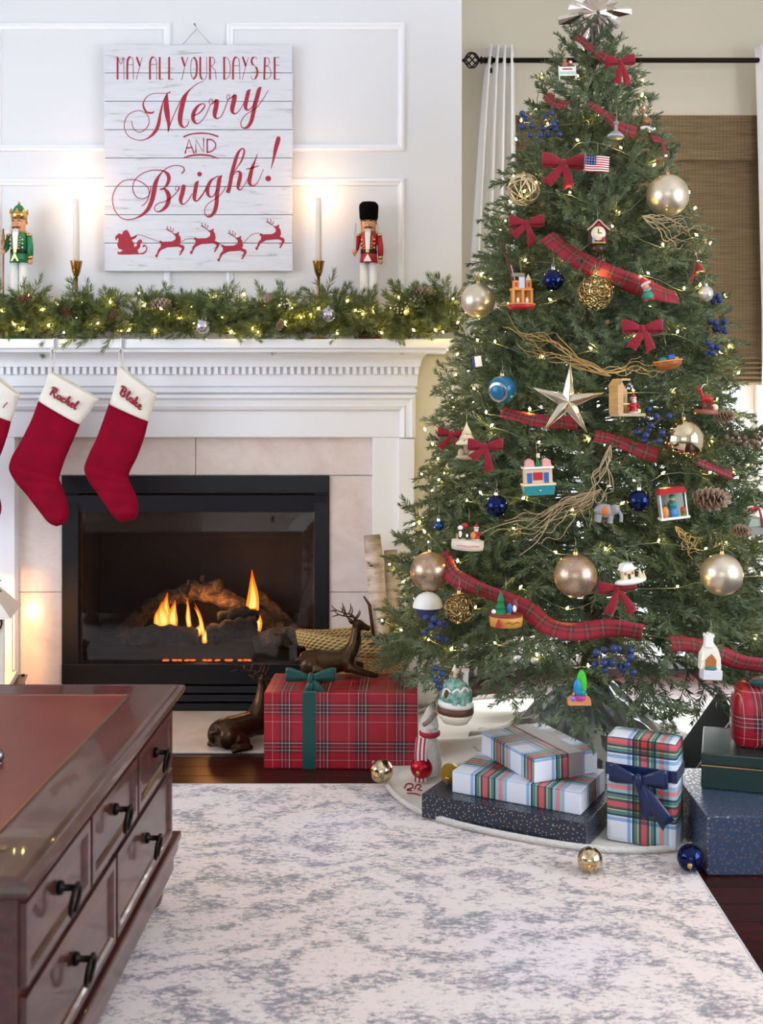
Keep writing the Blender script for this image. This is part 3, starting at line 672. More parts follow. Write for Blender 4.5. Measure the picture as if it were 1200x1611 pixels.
# ================================================================== NUTCRACKERS
fur = mat('black_fur', '080708', 1, spec=.1, bump=(260, 1, .01))
white_fur = mat('white_fur', 'e8e4df', 1, bump=(220, .9, .008))
def nutcracker(px, label, kind):
    Y = WY - .085; x = P(px, 0, Y).x
    t = thing('nutcracker', label, 'nutcracker', (x, Y, SHELF + .0005), (0, 0, radians(-6)), group='nutcrackers on the mantel')
    coat = green_paint if kind == 'king' else red_paint
    pants = white_gloss
    Z = lambda y: P(0, y, Y).z - SHELF
    MB().cbox((0, 0, .0125), (.09, .075, .025), .003).obj('base', coat, t)
    for s in (-1, 1):
        MB().lathe([(.001, .025), (.016, .025), (.018, .04), (.0155, .10), (.0175, .105), (.001, .105)], 14, (s * .017, 0, 0)).obj('boot', black_gloss, t)
        MB().lathe([(.001, .105), (.0145, .105), (.0155, .19), (.014, Z(411)), (.001, Z(411))], 14, (s * .0165, 0, 0)).obj('trouser_leg', pants, t)
    zs, zb, zn, zc = Z(414), Z(397), Z(367), Z(345)
    MB().lathe([(.001, zs), (.032, zs), (.0285, zb - .004), (.001, zb - .004)], 20).obj('coat_skirt', coat, t)
    MB().lathe([(.0285, zb - .006), (.0297, zb - .006), (.0297, zb + .005), (.0285, zb + .005)], 20).cbox((0, -.0297, zb), (.012, .003, .012)).obj('belt', black_gloss, t)
    MB().box(-.006, .006, -.0325, -.030, zb - .006, zb + .006, .001).obj('buckle', gold, t)
    MB().lathe([(.001, zb + .004), (.028, zb + .004), (.030, zn - .015), (.026, zn - .002), (.001, zn)], 20).obj('torso', coat, t)
    MB().prism([(-.007, zb + .006), (.007, zb + .006), (.010, zn - .002), (-.010, zn - .002)], -.031, -.026).obj('shirt_front', white_gloss, t)
    for s in (-1, 1):
        tr = MB()
        for k in range(5): tr.sph((s * (.0125 + .0012 * k), -.0275, zb + .009 + k * .0095), .0036, 8, 6)
        tr.obj('braid', gold if kind == 'king' else orange_paint, t)
        for k in range(3): MB().sph((s * .022, -.0215, zb + .013 + k * .014), .0031, 8, 6).obj('button', white_gloss, t)
    if kind == 'king': MB().prism([(-.014, zs + .003), (-.002, zb - .008), (.002, zb - .008), (.014, zs + .003), (.008, zs + .003), (0, zb - .020), (-.008, zs + .003)], -.034, -.028).sph((0, -.031, zs + .012), .004, 8, 6).obj('skirt_trim', gold, t)
    else: MB().prism([(-.014, zs + .002), (0, zb - .009), (.014, zs + .002)], -.0335, -.028).obj('skirt_trim', white_gloss, t)
    MB().lathe([(.001, zn - .004), (.020, zn - .002), (.0255, zn + .006), (.0255, zc), (.001, zc)], 20).obj('head', skin_paint, t)
    MB().prism([(-.009, zn - .008), (.009, zn - .008), (.009, zn + .010), (-.009, zn + .010)], -.0285, -.02).obj('jaw', white_fur, t)
    MB().box(-.006, .006, -.0288, -.024, zn + .0095, zn + .0125).obj('mouth', pink_paint, t)
    ms_ = MB()
    for s in (-1, 1): ms_.tube([(s * .001, -.0268, zn + .0175), (s * .007, -.0268, zn + .0165), (s * .013, -.0245, zn + .0155), (s * .0175, -.021, zn + .018)], [.0026, .0028, .002, .0006], 8)
    ms_.obj('moustache', black_gloss, t)
    MB().lathe([(.0005, 0), (.0042, .002), (.004, .008), (.002, .014), (.0005, .016)], 10, (0, -.026, zn + .0165)).obj('nose', skin_paint, t)
    for s in (-1, 1):
        e = MB().sph((s * .0105, -.0225, zn + .030), (.0045, .003, .0052), 10, 8).obj('eye', white_gloss, t)
        MB().sph((s * .0105, -.0252, zn + .0295), (.0022, .0012, .003), 8, 6).obj('pupil', mat('eye_blue', '16304f', .3), e)
        MB().tube([(s * .006, -.0255, zn + .0385), (s * .011, -.025, zn + .0405), (s * .016, -.022, zn + .0375)], .0012, 6).obj('eyebrow', black_gloss, t)
    MB().lathe([(.024, zn - .004), (.031, zn + .004), (.030, zn + .03), (.0255, zc)], 14, (0, .004, 0), arc=pi).sph((-.027, .004, zn + .014), (.009, .012, .018), 10, 8).sph((.027, .004, zn + .014), (.009, .012, .018), 10, 8).obj('hair', white_fur, t)
    for s in (-1, 1):
        a0 = Vector((s * .036, 0, zn - .014))
        up_ = (s > 0) or kind == 'king'
        MB().sph((s * .037, 0, zn - .008), (.011, .012, .007), 12, 8).obj('epaulette', gold, t)
        if s < 0:
            MB().tube([a0, (s * .043, -.004, zb + .016), (s * .046, -.016, zb + .004)], [.0105, .0105, .0095], 12).obj('arm', coat, t)
            MB().sph((s * .047, -.022, zb - .001), (.009, .009, .009), 12, 8).obj('hand', skin_paint, t)
            if kind == 'king':
                MB().tube([(s * .047, -.022, .026), (s * .047, -.022, zn + .012)], .0032, 8).lathe([(.0032, zb + .006), (.007, zb + .010), (.0035, zb + .016), (.0075, zb + .026), (.008, zb + .036), (.004, zb + .044), (.006, zb + .052), (.0005, zb + .075)], 12, (s * .047, -.022, 0)).obj('staff', mat('copper', '9a6a48', .35, .6), t)
            else:
                MB().prism([(-.0475 - .005, zb + .004), (-.0475 + .005, zb + .004), (-.040, zn + .028), (-.045, zn + .036)], -.024, -.021).obj('sword_blade', silver, t)
                MB().tube([(-.047, -.022, zb - .016), (-.047, -.022, zb + .004)], .0035, 8).obj('sword_hilt', orange_paint, t)
        else:
            MB().tube([a0, (s * .041, 0, zb + .02), (s * .042, -.002, zb - .012)], [.0105, .0105, .010], 12).obj('arm', coat, t)
            MB().lathe([(.001, zb - .026), (.0085, zb - .026), (.0085, zb - .013), (.001, zb - .013)], 12, (s * .042, -.002, 0)).obj('cuff', gold, t)
            MB().sph((s * .042, -.002, zb - .034), (.009, .009, .010), 12, 8).obj('hand', skin_paint, t)
    if kind == 'king':
        MB().lathe([(.0265, zc - .002), (.0275, zc - .002), (.028, zc + .012), (.0305, zc + .022), (.029, zc + .022), (.0265, zc + .010)], 24).obj('crown_band', gold, t)
        for k in range(8):
            a = k * pi / 4 + .2; mb = MB().prism([(-.008, 0), (.008, 0), (.004, .011), (0, .016), (-.004, .011)], -.0015, .0015)
            mb.tf(Matrix.Translation((.0295 * cos(a), .0295 * sin(a), zc + .018)) @ Matrix.Rotation(a + pi / 2, 4, 'Z')); mb.obj('crown_point', gold, t)
        zz = Z(332); MB().lathe([(.022, zc + .005), (.021, zz), (.016, zz + .012), (.008, Z(323)), (.0005, Z(322))], 18).obj('cap', green_paint, t)
        MB().sph((0, 0, Z(320)), .0055, 10, 8).obj('cap_knob', gold, t)
    else:
        zt_ = Z(318); MB().lathe([(.001, zc - .006), (.028, zc - .006), (.0325, zc + .004), (.0345, zc + .04), (.033, zt_ - .010), (.026, zt_ - .002), (.001, zt_)], 22).obj('bearskin_hat', fur, t)
        MB().tube([(-.026, -.012, zc), (-.024, -.016, zn + .006), (0, -.027, zn - .001), (.024, -.016, zn + .006), (.026, -.012, zc)], .0013, 6).obj('chin_strap', gold, t)
nutcracker(30, 'green coated king nutcracker with gold crown and staff on mantel', 'king')
nutcracker(580, 'red coated guard nutcracker with tall black bearskin hat and sword', 'guard')

# ================================================================== STOCKINGS
velvet = mat('stocking_velvet', '8a0426', .85, spec=.12, vary=(14, '74031e', .6), bump=(500, .2, .001))
cuff_m = mat('cuff_wool', 'e9e2d6', .95, bump=(240, .5, .003))
thread = mat('red_thread', '8a1226', .7)
SKY = WY - SHF - .03
def stocking(pairs, cuff, name_strokes, label, hook_px, dx=0, lean=.0):
    o0 = P(hook_px + dx, 548, SKY)
    t = thing('christmas_stocking', label, 'stocking', (o0.x, SKY, o0.z), group='stockings hung from the mantel')
    pp = lambda q: P(q[0] + dx, q[1], SKY) - o0
    def tube_pairs(prs, dep, nsub, close0, close1, off=0):
        q = catmull([(a[0], a[1], b[0], b[1]) for a, b in prs], nsub); rows = []; m = 24
        for i, (ax, ay, bx, by) in enumerate(q):
            A, B = pp((ax, ay)), pp((bx, by)); c = (A + B) / 2; h = (B - A) / 2; tt = i / (len(q) - 1)
            d = dep[0] + (dep[1] - dep[0]) * tt
            if close1: d *= sqrt(max(.02, 1 - max(0, (tt - .86) / .14) ** 2))
            rows.append([c + h * (math.copysign(abs(cos(2 * pi * k / m)) ** .75, cos(2 * pi * k / m))) + Vector((0, -math.copysign(abs(sin(2 * pi * k / m)) ** .8, sin(2 * pi * k / m)) * d * (1 + .08 * sin(i * .9 + k * .5)) - .004 * sin(tt * 9), 0)) for k in range(m)])
        mb = MB().grid(rows, closed_u=True)
        if close1: mb.add(rows[-1], [tuple(range(m))])
        if close0: mb.add(rows[0], [tuple(range(m))[::-1]])
        return mb
    tube_pairs(pairs, (.020, .026), 6, True, True).obj('foot_and_leg', velvet, t)
    cb = tube_pairs(cuff, (.023, .0255), 6, False, False).obj('cuff', cuff_m, t); cb.modifiers.new('thick', 'SOLIDIFY').thickness = .004
    A, B = cuff[0]; e0 = pp(A)
    hp = pp((hook_px, 553)); hp.y = -.002
    mb = MB(); top = pp((A[0] + 3, A[1] + 6)); q = [top + Vector((0, -.004, 0)), (top + hp) / 2 + Vector((-.006, -.004, 0)), hp + Vector((-.002, -.004, .004)), hp + Vector((.003, .002, .004)), (top + hp) / 2 + Vector((.005, .004, 0)), top + Vector((.004, .004, 0))]
    mb.tube(catmull([tuple(v) for v in q], 5), .0028, 8, flat=.6).obj('hanging_loop', cuff_m, t)
    # embroidered name on the front of the cuff
    if name_strokes:
        (a0, b0), (a1, b1) = cuff[0], cuff[-1]; mb = MB()
        def fn(x, y):                  # x: pixels along the cuff, y: pixels down the cuff, measured from its upper-left corner
            U = Vector((b0[0] - a0[0], b0[1] - a0[1])); V = Vector((a1[0] - a0[0], a1[1] - a0[1])); u = x / U.length; v = y / V.length
            px = a0[0] + U.x * u + V.x * v; py = a0[1] + U.y * u + V.y * v; w = pp((px, py))
            c_ = min(.999, abs(2 * u - 1)); w.y = -.0272 * (max(0, 1 - c_ ** 2.6)) ** .4 - .0008 + (-.0015)
            return w
        for pts in name_strokes: stroke(mb, pts, fn, 5)
        mb.obj('embroidered_name', thread, t, fixn=False)
    # metal hook over the shelf edge
    hk = thing('stocking_hook', 'metal clip hook holding the ' + label.split(' with ')[-1].replace('crimson velvet ', '') + ('' if 'cut' in label else ' stocking'), 'hook', (o0.x, WY - SHF, SHELF), group='mantel hooks')
    hb = MB().box(-.007, .007, -.003, -.001, st0 - SHELF - .004, .0035, .0006).box(-.007, .007, -.003, .04, .0006, .0032, .0006)
    hb.obj('bracket', silver, hk)
    MB().tube(catmull([(0, -.003, st0 - SHELF), (0, -.006, st0 - SHELF - .010), (0, -.020, st0 - SHELF - .018), (0, -.036, st0 - SHELF - .014), (0, -.040, st0 - SHELF + .002)], 5), .0024, 8).obj('hook_wire', silver, hk)
def script(word):
    # cursive letters in an em of 10 x 10, baseline y=10; strokes (x, y, w)
    G = {'R': (9, [[(2,10.5,1.3),(3,6,1.5),(4,2.5,1.4)], [(1,4,.7),(2,2.2,.8),(5,1.6,1),(7,2.6,1.3),(6.2,5,1.2),(3.5,6,.8)], [(4,6,.9),(6,8,1.4),(7.5,10.3,1.2),(9.5,9,.6)]]),
         'B': (8.5, [[(2,10.5,1.3),(3,6,1.5),(4,2.5,1.4)], [(1,4,.7),(2,2.2,.8),(5,1.6,1),(7,2.6,1.3),(6.2,5,1.2),(3.8,5.8,.8),(6.5,6.4,1.3),(6.5,9,1.4),(3.5,10.6,1),(1.6,9.6,.7)]]),
         'a': (5.5, [[(4.6,6.4,.7),(2.6,6,.9),(1,8,1.4),(2,10.2,1),(4,8.6,.7),(4.8,6.2,1)], [(4.9,6,1.3),(4.3,8.6,1.4),(4.8,10.2,1),(6,9.2,.6)]]),
         'c': (4.6, [[(4,7,1.1),(3.2,6,.8),(1.4,7,1.3),(1,9,1.4),(2.2,10.3,1),(5,9,.6)]]),
         'h': (5.6, [[(0,9,.5),(2.8,4.5,.7),(3.4,2,.8),(2.6,2,.9),(1.6,6,1.4),(1,10.3,1.3)], [(1.2,8.6,.7),(3,6.2,.9),(4.1,7,1.4),(3.6,9.6,1.3),(4.6,10.2,.9),(5.8,9.2,.6)]]),
         'e': (4.4, [[(.6,9,.6),(3,8,.8),(3.6,6.6,.8),(2.6,6,.8),(1.2,7.6,1.4),(1.2,9.6,1.3),(2.6,10.3,.9),(4.8,9,.6)]]),
         'l': (3.4, [[(0,9,.5),(2.6,5,.7),(3.4,2.2,.8),(2.6,1.8,.9),(1.6,5.5,1.4),(1.3,9.4,1.3),(2.2,10.3,.9),(3.8,9,.6)]]),
         'k': (5.2, [[(0,9,.5),(2.8,4.5,.7),(3.4,2,.8),(2.6,2,.9),(1.6,6,1.4),(1,10.3,1.3)], [(1.4,8.4,.7),(3.6,6.2,1),(3.8,7.4,1),(2,8.2,.8),(3.6,9.9,1.3),(5.4,9.2,.6)]])}
    x = 0; out = []
    for ch in word:
        w, ss = G[ch]
        for s_ in ss: out.append([(x + a, b, c) for a, b, c in s_])
        x += w
    return out, x
def place_name(word, x0, y0, width):
    ss, w = script(word); k = width / w
    return [[(x0 + a * k, y0 + b * k, c * k * 1.7) for a, b, c in s_] for s_ in ss]
blake = [((173,631),(234,659)), ((163,660),(228,686)), ((152,690),(216,719)), ((140,714),(206,738)), ((132,738),(202,750)), ((139,757),(203,757)), ((153,776),(209,769)), ((168,797),(216,785)), ((180,813),(218,803)), ((190,821),(213,817))]
blake_c = [((188,576),(247,621)), ((181,603),(241,640)), ((173,636),(234,663))]
rachel = [((62,627),(127,665)), ((50,660),(116,692)), ((34,693),(103,722)), ((19,718),(96,742)), ((14,738),(93,752)), ((24,758),(94,758)), ((44,781),(100,772)), ((64,806),(107,792)), ((78,822),(108,810)), ((90,828),(104,823))]
rachel_c = [((79,584),(156,628)), ((70,605),(142,647)), ((61,630),(127,668))]
stocking(rachel, rachel_c, place_name('Rachel', 14, 15, 50), 'crimson velvet stocking with six letter name on white cuff', 83)
stocking(blake, blake_c, place_name('Blake', 13, 19, 44), 'crimson velvet stocking with five letter name on white cuff', 190)
stocking(blake, blake_c, [[(62,20,1.2),(59,26,1.6),(57,32,1.6)]], 'crimson velvet stocking cut off by the picture edge', 190, dx=-216)
# ================================================================== EVERGREEN SPRAYS
def needle_fn(c1, c2, c3):
    def f(g):
        oi = g.n('ObjectInfo'); n1 = g.noise(g.coords('Object'), 16, 2)
        c = g.mix(g.ramp(n1, [(.35, '000000'), (.65, 'ffffff')]), lin(c1), lin(c2))
        c = g.mix(g.math('MULTIPLY', oi.outputs['Random'], .55), c, lin(c3))
        g.set(g.b.inputs['Base Color'], c); g.b.inputs['Roughness'].default_value = .48
        d = g.n('BsdfTranslucent'); g.set(d.inputs[0], c); mx = g.n('MixShader'); mx.inputs[0].default_value = .14
        g.t.links.new(g.b.outputs[0], mx.inputs[1]); g.t.links.new(d.outputs[0], mx.inputs[2]); g.t.links.new(mx.outputs[0], g.t.nodes['Material Output'].inputs[0])
    return f
fir_m = custom('fir_needles', needle_fn('4a5a3c', '6b7854', '7f9078'))
pine_m = custom('pine_needles', needle_fn('4a5c34', '707e48', '8c9662'))
stem_m = mat('twig_brown', '4a3d2a', .8)
def needles(mb, a, b, rnd, dens, ln, w, spread=.95, flat=.55, tip=True):
    a, b = Vector(a), Vector(b); t = b - a; L_ = t.length; t.normalize()
    side = t.cross(Vector((0, 0, 1))); side = side.normalized() if side.length > .05 else Vector((1, 0, 0)); up = side.cross(t).normalized()
    n = max(4, int(L_ * dens)); V = []; F = []
    for i in range(n):
        u = (i + rnd.random()) / n; p = a + t * (L_ * u); an = rnd.uniform(0, 2 * pi)
        d = side * cos(an) + up * (sin(an) * flat + .12); d.normalize()
        sp = spread * (1 - .45 * u) * rnd.uniform(.8, 1.15)
        d = (t * cos(sp) + d * sin(sp)).normalized(); l = ln * rnd.uniform(.75, 1.12) * (1 - .25 * max(0, u - .75) / .25)
        wd = d.cross(Vector((rnd.uniform(-1, 1), rnd.uniform(-1, 1), rnd.uniform(-1, 1)))).normalized() * (w / 2)
        m_ = p + d * l * .45; k = len(V); V += [p, m_ + wd, p + d * l, m_ - wd]; F.append((k, k + 1, k + 2, k + 3))
    if tip:
        for i in range(7):
            d = (t + side * rnd.uniform(-.5, .5) + up * rnd.uniform(-.5, .5)).normalized(); l = ln * .85
            wd = d.orthogonal().normalized() * (w / 2); k = len(V); V += [b, b + d * l * .45 + wd, b + d * l, b + d * l * .45 - wd]; F.append((k, k + 1, k + 2, k + 3))
    mb.add(V, F)
def stick(mb, a, b, r0, r1): mb.tube([a, b], [r0, r1], 4)
def spray_mesh(name, L_, seed, m, bare=.35, tw=.115, step=.046, dens=640, ln=.0255, w=.0036, droop=0, flat=.55, spread=.95):
    r = random.Random(seed); mb = MB(); n = 8
    path = [Vector((L_ * i / n, .012 * sin(i * .9 + seed), droop * (i / n) ** 2 * L_ + .04 * L_ * sin(i / n * pi))) for i in range(n + 1)]
    at = lambda u: path[min(int(u * n), n - 1)].lerp(path[min(int(u * n), n - 1) + 1], u * n - min(int(u * n), n - 1))
    for i in range(n): stick(mb, path[i], path[i + 1], .0035 * (1 - i / n * .6), .0035 * (1 - (i + 1) / n * .6))
    i0 = int(bare * n)
    for i in range(max(i0, 1), n): needles(mb, path[i], path[i + 1], r, dens * .8, ln, w, tip=i == n - 1)
    x = bare * L_ + .02; s = 1
    while x < L_ - .03:
        u = x / L_; rest = L_ - x; tl = min(tw * r.uniform(.8, 1.15), rest * 1.1 + .03); p = at(u)
        el = r.choice((-.25, 0, .25, .7, -.6)); an = s * r.uniform(.6, .95)
        d = Vector((cos(an) * cos(el), sin(an) * cos(el), sin(el))); q = p + d * tl
        stick(mb, p, q, .0017, .0009); needles(mb, p, q, r, dens, ln, w, spread, flat)
        if tl > .09 and r.random() < .6:
            p2 = p + d * tl * .4; an2 = an - s * .8; d2 = Vector((cos(an2) * cos(el), sin(an2) * cos(el), sin(el) + .15)); q2 = p2 + d2 * tl * .5
            needles(mb, p2, q2, r, dens, ln, w, spread, flat)
        s = -s; x += step * r.uniform(.7, 1.2)
    return mb.mesh(name, m, fixn=False)

# ================================================================== GARLAND
gar = thing('pine_garland', 'lush green pine garland lying along the mantel shelf', 'garland', (0, WY - .12, SHELF))
gpath = [(-1.75 + i * .05, -.03 + .02 * sin(i * .8), .035 + .008 * sin(i * 1.3)) for i in range(40)]
MB().tube(gpath, .008, 6).obj('stem', stem_m, gar)
gm = [spray_mesh('sprig', .15 + .012 * (k % 3), 50 + k, pine_m, bare=.02, tw=.085, step=.024, dens=560, ln=.036, w=.0031, flat=.95, spread=.8) for k in range(6)]
rnd = random.Random(21)
for k in range(230):
    x = -1.62 + 1.84 * (k + rnd.random()) / 230; a = rnd.uniform(0, 2 * pi)
    back = .6 if rnd.random() < .5 else 1
    d = Vector((rnd.choice((-1, 1)) * rnd.uniform(.2, .9), -abs(cos(a)) * rnd.uniform(.2, 1) if rnd.random() < .72 else rnd.uniform(.0, .3), rnd.uniform(-.06, .9))).normalized()
    if x > .05: d.x = -abs(d.x) * .6 if rnd.random() < .75 else d.x * .3; d.normalize()
    z0 = .03 + rnd.uniform(-.012, .025)
    o = put('sprig', gm[k % 6], gar, (x, -.045 + rnd.uniform(-.03, .02), z0))
    sc = rnd.uniform(.72, 1.0)
    if d.z < .15 and d.y < -.2: sc *= .72
    o.rotation_euler = d.to_track_quat('X', 'Z').to_euler(); o.scale = (sc,) * 3
    o.rotation_euler.rotate_axis('X', rnd.uniform(-1, 1))
# lights of the garland
bulb_m = custom('warm_bulb', lambda g: (lambda e: (setattr(e.inputs[0], 'default_value', lin('ffd470')), setattr(e.inputs[1], 'default_value', 220), g.t.links.new(e.outputs[0], g.t.nodes['Material Output'].inputs[0])))(g.n('Emission')))
bulb_mesh = MB().add([(0, 0, -.005), (.0032, 0, 0), (0, .0032, 0), (-.0032, 0, 0), (0, -.0032, 0), (0, 0, .007)], [(0, 2, 1), (0, 3, 2), (0, 4, 3), (0, 1, 4), (5, 1, 2), (5, 2, 3), (5, 3, 4), (5, 4, 1)]).mesh('bulb', bulb_m)
sock_m = mat('bulb_socket', '2e4a34', .5)
gl = thing('garland_lights', 'string of warm white fairy lights woven through the mantel garland', 'string lights', (0, WY - .12, SHELF))
gpts = []
for k in range(62):
    x = -1.6 + 1.8 * k / 61; gpts.append(Vector((x + rnd.uniform(-.012, .012), rnd.uniform(-.115, -.065), rnd.uniform(.012, .115) if k % 3 else rnd.uniform(.085, .15))))
MB().tube(catmull([tuple(p) for p in gpts], 3), .0011, 4).obj('wire', green_wire, gl)
for p in gpts: put('bulb', bulb_mesh, gl, p + Vector((0, -.004, .004)), (rnd.uniform(-1, 1), rnd.uniform(-1, 1), 0))
# pinecones, silver balls and berry picks in the garland
def pinecone(px, py, sc, frosted, label, Y, group, cat='pinecone', rot=None):
    p = P(px, py, Y); r = random.Random(int(px)); c = thing('pinecone', label, cat, p, rot or (r.uniform(.6, 1.6), r.uniform(-.6, .6), r.uniform(0, 3)), group=group, scale=sc)
    MB().lathe([(.001, -.03), (.008, -.026), (.011, -.01), (.009, .012), (.004, .026), (.001, .03)], 10).obj('core', brown_wood, c)
    scm = MB().add([(-.0045, .004, 0), (.0045, .004, 0), (.0068, .016, .003), (0, .021, .0058), (-.0068, .016, .003), (-.0045, .004, -.002), (.0045, .004, -.002), (.006, .016, .0005), (0, .019, .003), (-.006, .016, .0005)], [(0, 1, 2, 3, 4), (9, 8, 7, 6, 5), (0, 4, 9, 5), (4, 3, 8, 9), (3, 2, 7, 8), (2, 1, 6, 7)]).mesh('scale', mat('cone_frost', 'cdb9a4', .7, vary=(90, '7d5b43', .9)) if frosted else mat('cone_brown', '7a5638', .6, vary=(80, '54371f', .8)))
    for k in range(44):
        u = k / 43; z = -.027 + .054 * u; a = k * 2.39996; o = put('scale', scm, c, (0, 0, z), (radians(-20 + 55 * u), 0, a)); s = .5 + .62 * sin(pi * (.14 + .8 * u)) ** .8; o.scale = (s, s, s)
    return c
for i, (x, y, s, f, l) in enumerate(((38, 470, .75, 0, 'dark pinecone in the garland below the green nutcracker'), (106, 490, .9, 0, 'brown pinecone half buried in the garland below the candle beside the green nutcracker'), (252, 478, 1.0, 1, 'rosy brown pinecone in the garland below the sleigh end of the sign'), (180, 497, .7, 0, 'small brown pinecone deep in garland above the five letter stocking'), (440, 512, .6, 1, 'small frosted pinecone in the garland just left of the silver ball'), (664, 460, 1.0, 1, 'frosted pinecone at the garland end beside the tree'), (422, 468, .7, 1, 'little pale pinecone in the garland between candle and sign corner'))):
    pinecone(x, y, s, f, l, WY - .275, 'pinecones in the garland')
def mosaic(g):
    vo = g.n('TexVoronoi'); g.set(vo.inputs['Vector'], g.coords('Object')); vo.inputs['Scale'].default_value = 260
    g.set(g.b.inputs['Base Color'], g.mix(.35, lin('c9cad4'), vo.outputs['Color'], 'SOFT_LIGHT')); g.b.inputs['Metallic'].default_value = 1; g.b.inputs['Roughness'].default_value = .22; g.bump(vo.outputs['Color'], .7, .004)
mosaic_m = custom('mirror_mosaic', mosaic)
for x, y, l in ((319, 513, 'mosaic silver ball hanging at the front of the garland under the sign'), (517, 495, 'mosaic silver ball in the garland below the candle beside the red guard')):
    b = thing('silver_bauble', l, 'bauble', P(x, y, WY - .30), group='silver balls in the garland')
    MB().sph((0, 0, 0), .0245, 24, 16).obj('ball', mosaic_m, b); MB().cyl((0, 0, .023), .006, .005, .006, 10).obj('cap', silver, b)
frost = mat('frosted_berry', 'dcdad6', .7)
for i, (x, y, l) in enumerate(((448, 482, 'white frosted berry pick in the garland between sign and candle'), (632, 488, 'white frosted berry pick in garland under the red guard nutcracker'), (655, 478, 'white frosted berry pick near the garland end by the tree'))):
    b = thing('berry_pick', l, 'berry pick', P(x, y, WY - .28), group='frosted berry picks'); r = random.Random(i)
    for k in range(16):
        d = Vector((r.uniform(-1, 1), r.uniform(-.6, .3), r.uniform(-.4, 1))) * .026
        MB().tube([(0, .012, -.02), d * .6, d], .0007, 4).obj('stalk', stem_m, b); MB().ico(d, .0032, 1).obj('berry', frost, b)

# ================================================================== LANTERN AND GREENERY AT THE LEFT EDGE
la_ = thing('lantern', 'white house-shaped candle lantern on black base at hearth side', 'lantern', (-1.405, 3.60, .0085), (0, 0, radians(12)))
lw = mat('lantern_white', 'e7ddd2', .6)
for sx in (-1, 1):
    for sy in (-1, 1): MB().cbox((sx * .095, sy * .095, .29), (.022, .022, .22), .002).obj('post', lw, la_)
MB().box(-.12, .12, -.12, .12, .155, .18, .003).obj('floor_board', lw, la_)
def frosted_fn(g):
    d = g.n('BsdfTranslucent'); d.inputs[0].default_value = lin('fff0dc'); mx = g.n('MixShader'); mx.inputs[0].default_value = .85; g.b.inputs['Base Color'].default_value = lin('efe6da')
    g.t.links.new(g.b.outputs[0], mx.inputs[1]); g.t.links.new(d.outputs[0], mx.inputs[2]); g.t.links.new(mx.outputs[0], g.t.nodes['Material Output'].inputs[0])
frosted = custom('frosted_panel', frosted_fn)
MB().box(-.086, .086, -.097, -.095, .18, .40).obj('panel', frosted, la_); MB().box(.095, .097, -.086, .086, .18, .40).obj('pane', clear_glass, la_); MB().box(-.086, .086, .095, .097, .18, .40).obj('pane', clear_glass, la_); MB().box(-.097, -.095, -.086, .086, .18, .40).obj('panel', frosted, la_)
MB().add([(-.13, -.13, .40), (.13, -.13, .40), (.13, .13, .40), (-.13, .13, .40), (-.07, -.07, .475), (.07, -.07, .475), (.07, .07, .475), (-.07, .07, .475)], [(0, 1, 5, 4), (1, 2, 6, 5), (2, 3, 7, 6), (3, 0, 4, 7), (4, 5, 6, 7), (3, 2, 1, 0)]).obj('roof', lw, la_)
MB().tube([(.02 + .03 * cos(a * pi / 8) + .05, -.11, .385 + .03 * sin(a * pi / 8)) for a in range(16)], .003, 6, closed=True).obj('ring_handle', dark_iron, la_)
MB().add([(-.15, -.15, .155), (.15, -.15, .155), (.15, .15, .155), (-.15, .15, .155), (-.11, -.11, .05), (.11, -.11, .05), (.11, .11, .05), (-.11, .11, .05)], [(0, 1, 2, 3), (7, 6, 5, 4), (0, 4, 5, 1), (1, 5, 6, 2), (2, 6, 7, 3), (3, 7, 4, 0)]).obj('base', black_gloss, la_)
for sx in (-1, 1):
    for sy in (-1, 1): MB().box(sx * .135 - .006, sx * .135 + .006, sy * .135 - .006, sy * .135 + .006, 0, .16).obj('foot', black_gloss, la_)
MB().lathe([(.001, .18), (.034, .18), (.034, .255), (.028, .258), (.001, .252)], 18).obj('pillar_candle', wax, la_)
MB().lathe([(.0005, 0), (.004, .004), (.006, .012), (.004, .024), (.0003, .036)], 10, (0, 0, .255)).obj('flame', cf, la_)
point('lantern_light', (-1.405, 3.60, .31), 4.5, (1, .50, .18), .02)
leaf_g, leaf_y = mat('leaf_green', '4a6440', .5), mat('leaf_lime', 'b0a832', .5)
pl_ = thing('leafy_greenery', 'green and lime leaf sprig resting on lantern roof', 'plant', (-1.36, 3.56, .484))
def leaf(base, d, l, w, m):
    rows = []; d = Vector(d).normalized(); s_ = d.cross(Vector((0, -1, .3))).normalized(); nn = s_.cross(d)
    for i in range(9):
        t = i / 8; c = Vector(base) + d * l * t - Vector((0, 0, .25 * l)) * t * t; ww = w * sin(pi * min(.99, .06 + .94 * t)) ** .8; rows.append([c - s_ * ww, c + nn * .12 * w, c + s_ * ww])
    o = MB().grid(rows).obj('leaf', m, pl_); o.modifiers.new('thick', 'SOLIDIFY').thickness = .0008
MB().tube([(-.05, .03, 0), (-.02, 0, .02), (.0, -.01, .06)], .003, 6).obj('stem', stem_m, pl_)
for b, d, l, w, m in (((0, -.01, .06), (.5, -.3, .75), .075, .011, leaf_y), ((-.005, -.01, .04), (1, -.25, .3), .08, .009, leaf_g), ((-.005, -.01, .03), (1, -.3, -.03), .08, .010, leaf_g), ((-.03, -.01, .02), (.8, -.4, -.1), .045, .010, leaf_g), ((-.01, 0, .05), (-.7, -.2, .6), .07, .012, leaf_g), ((-.02, 0, .05), (-.9, .1, .2), .07, .012, leaf_y)): leaf(b, d, l, w, m)

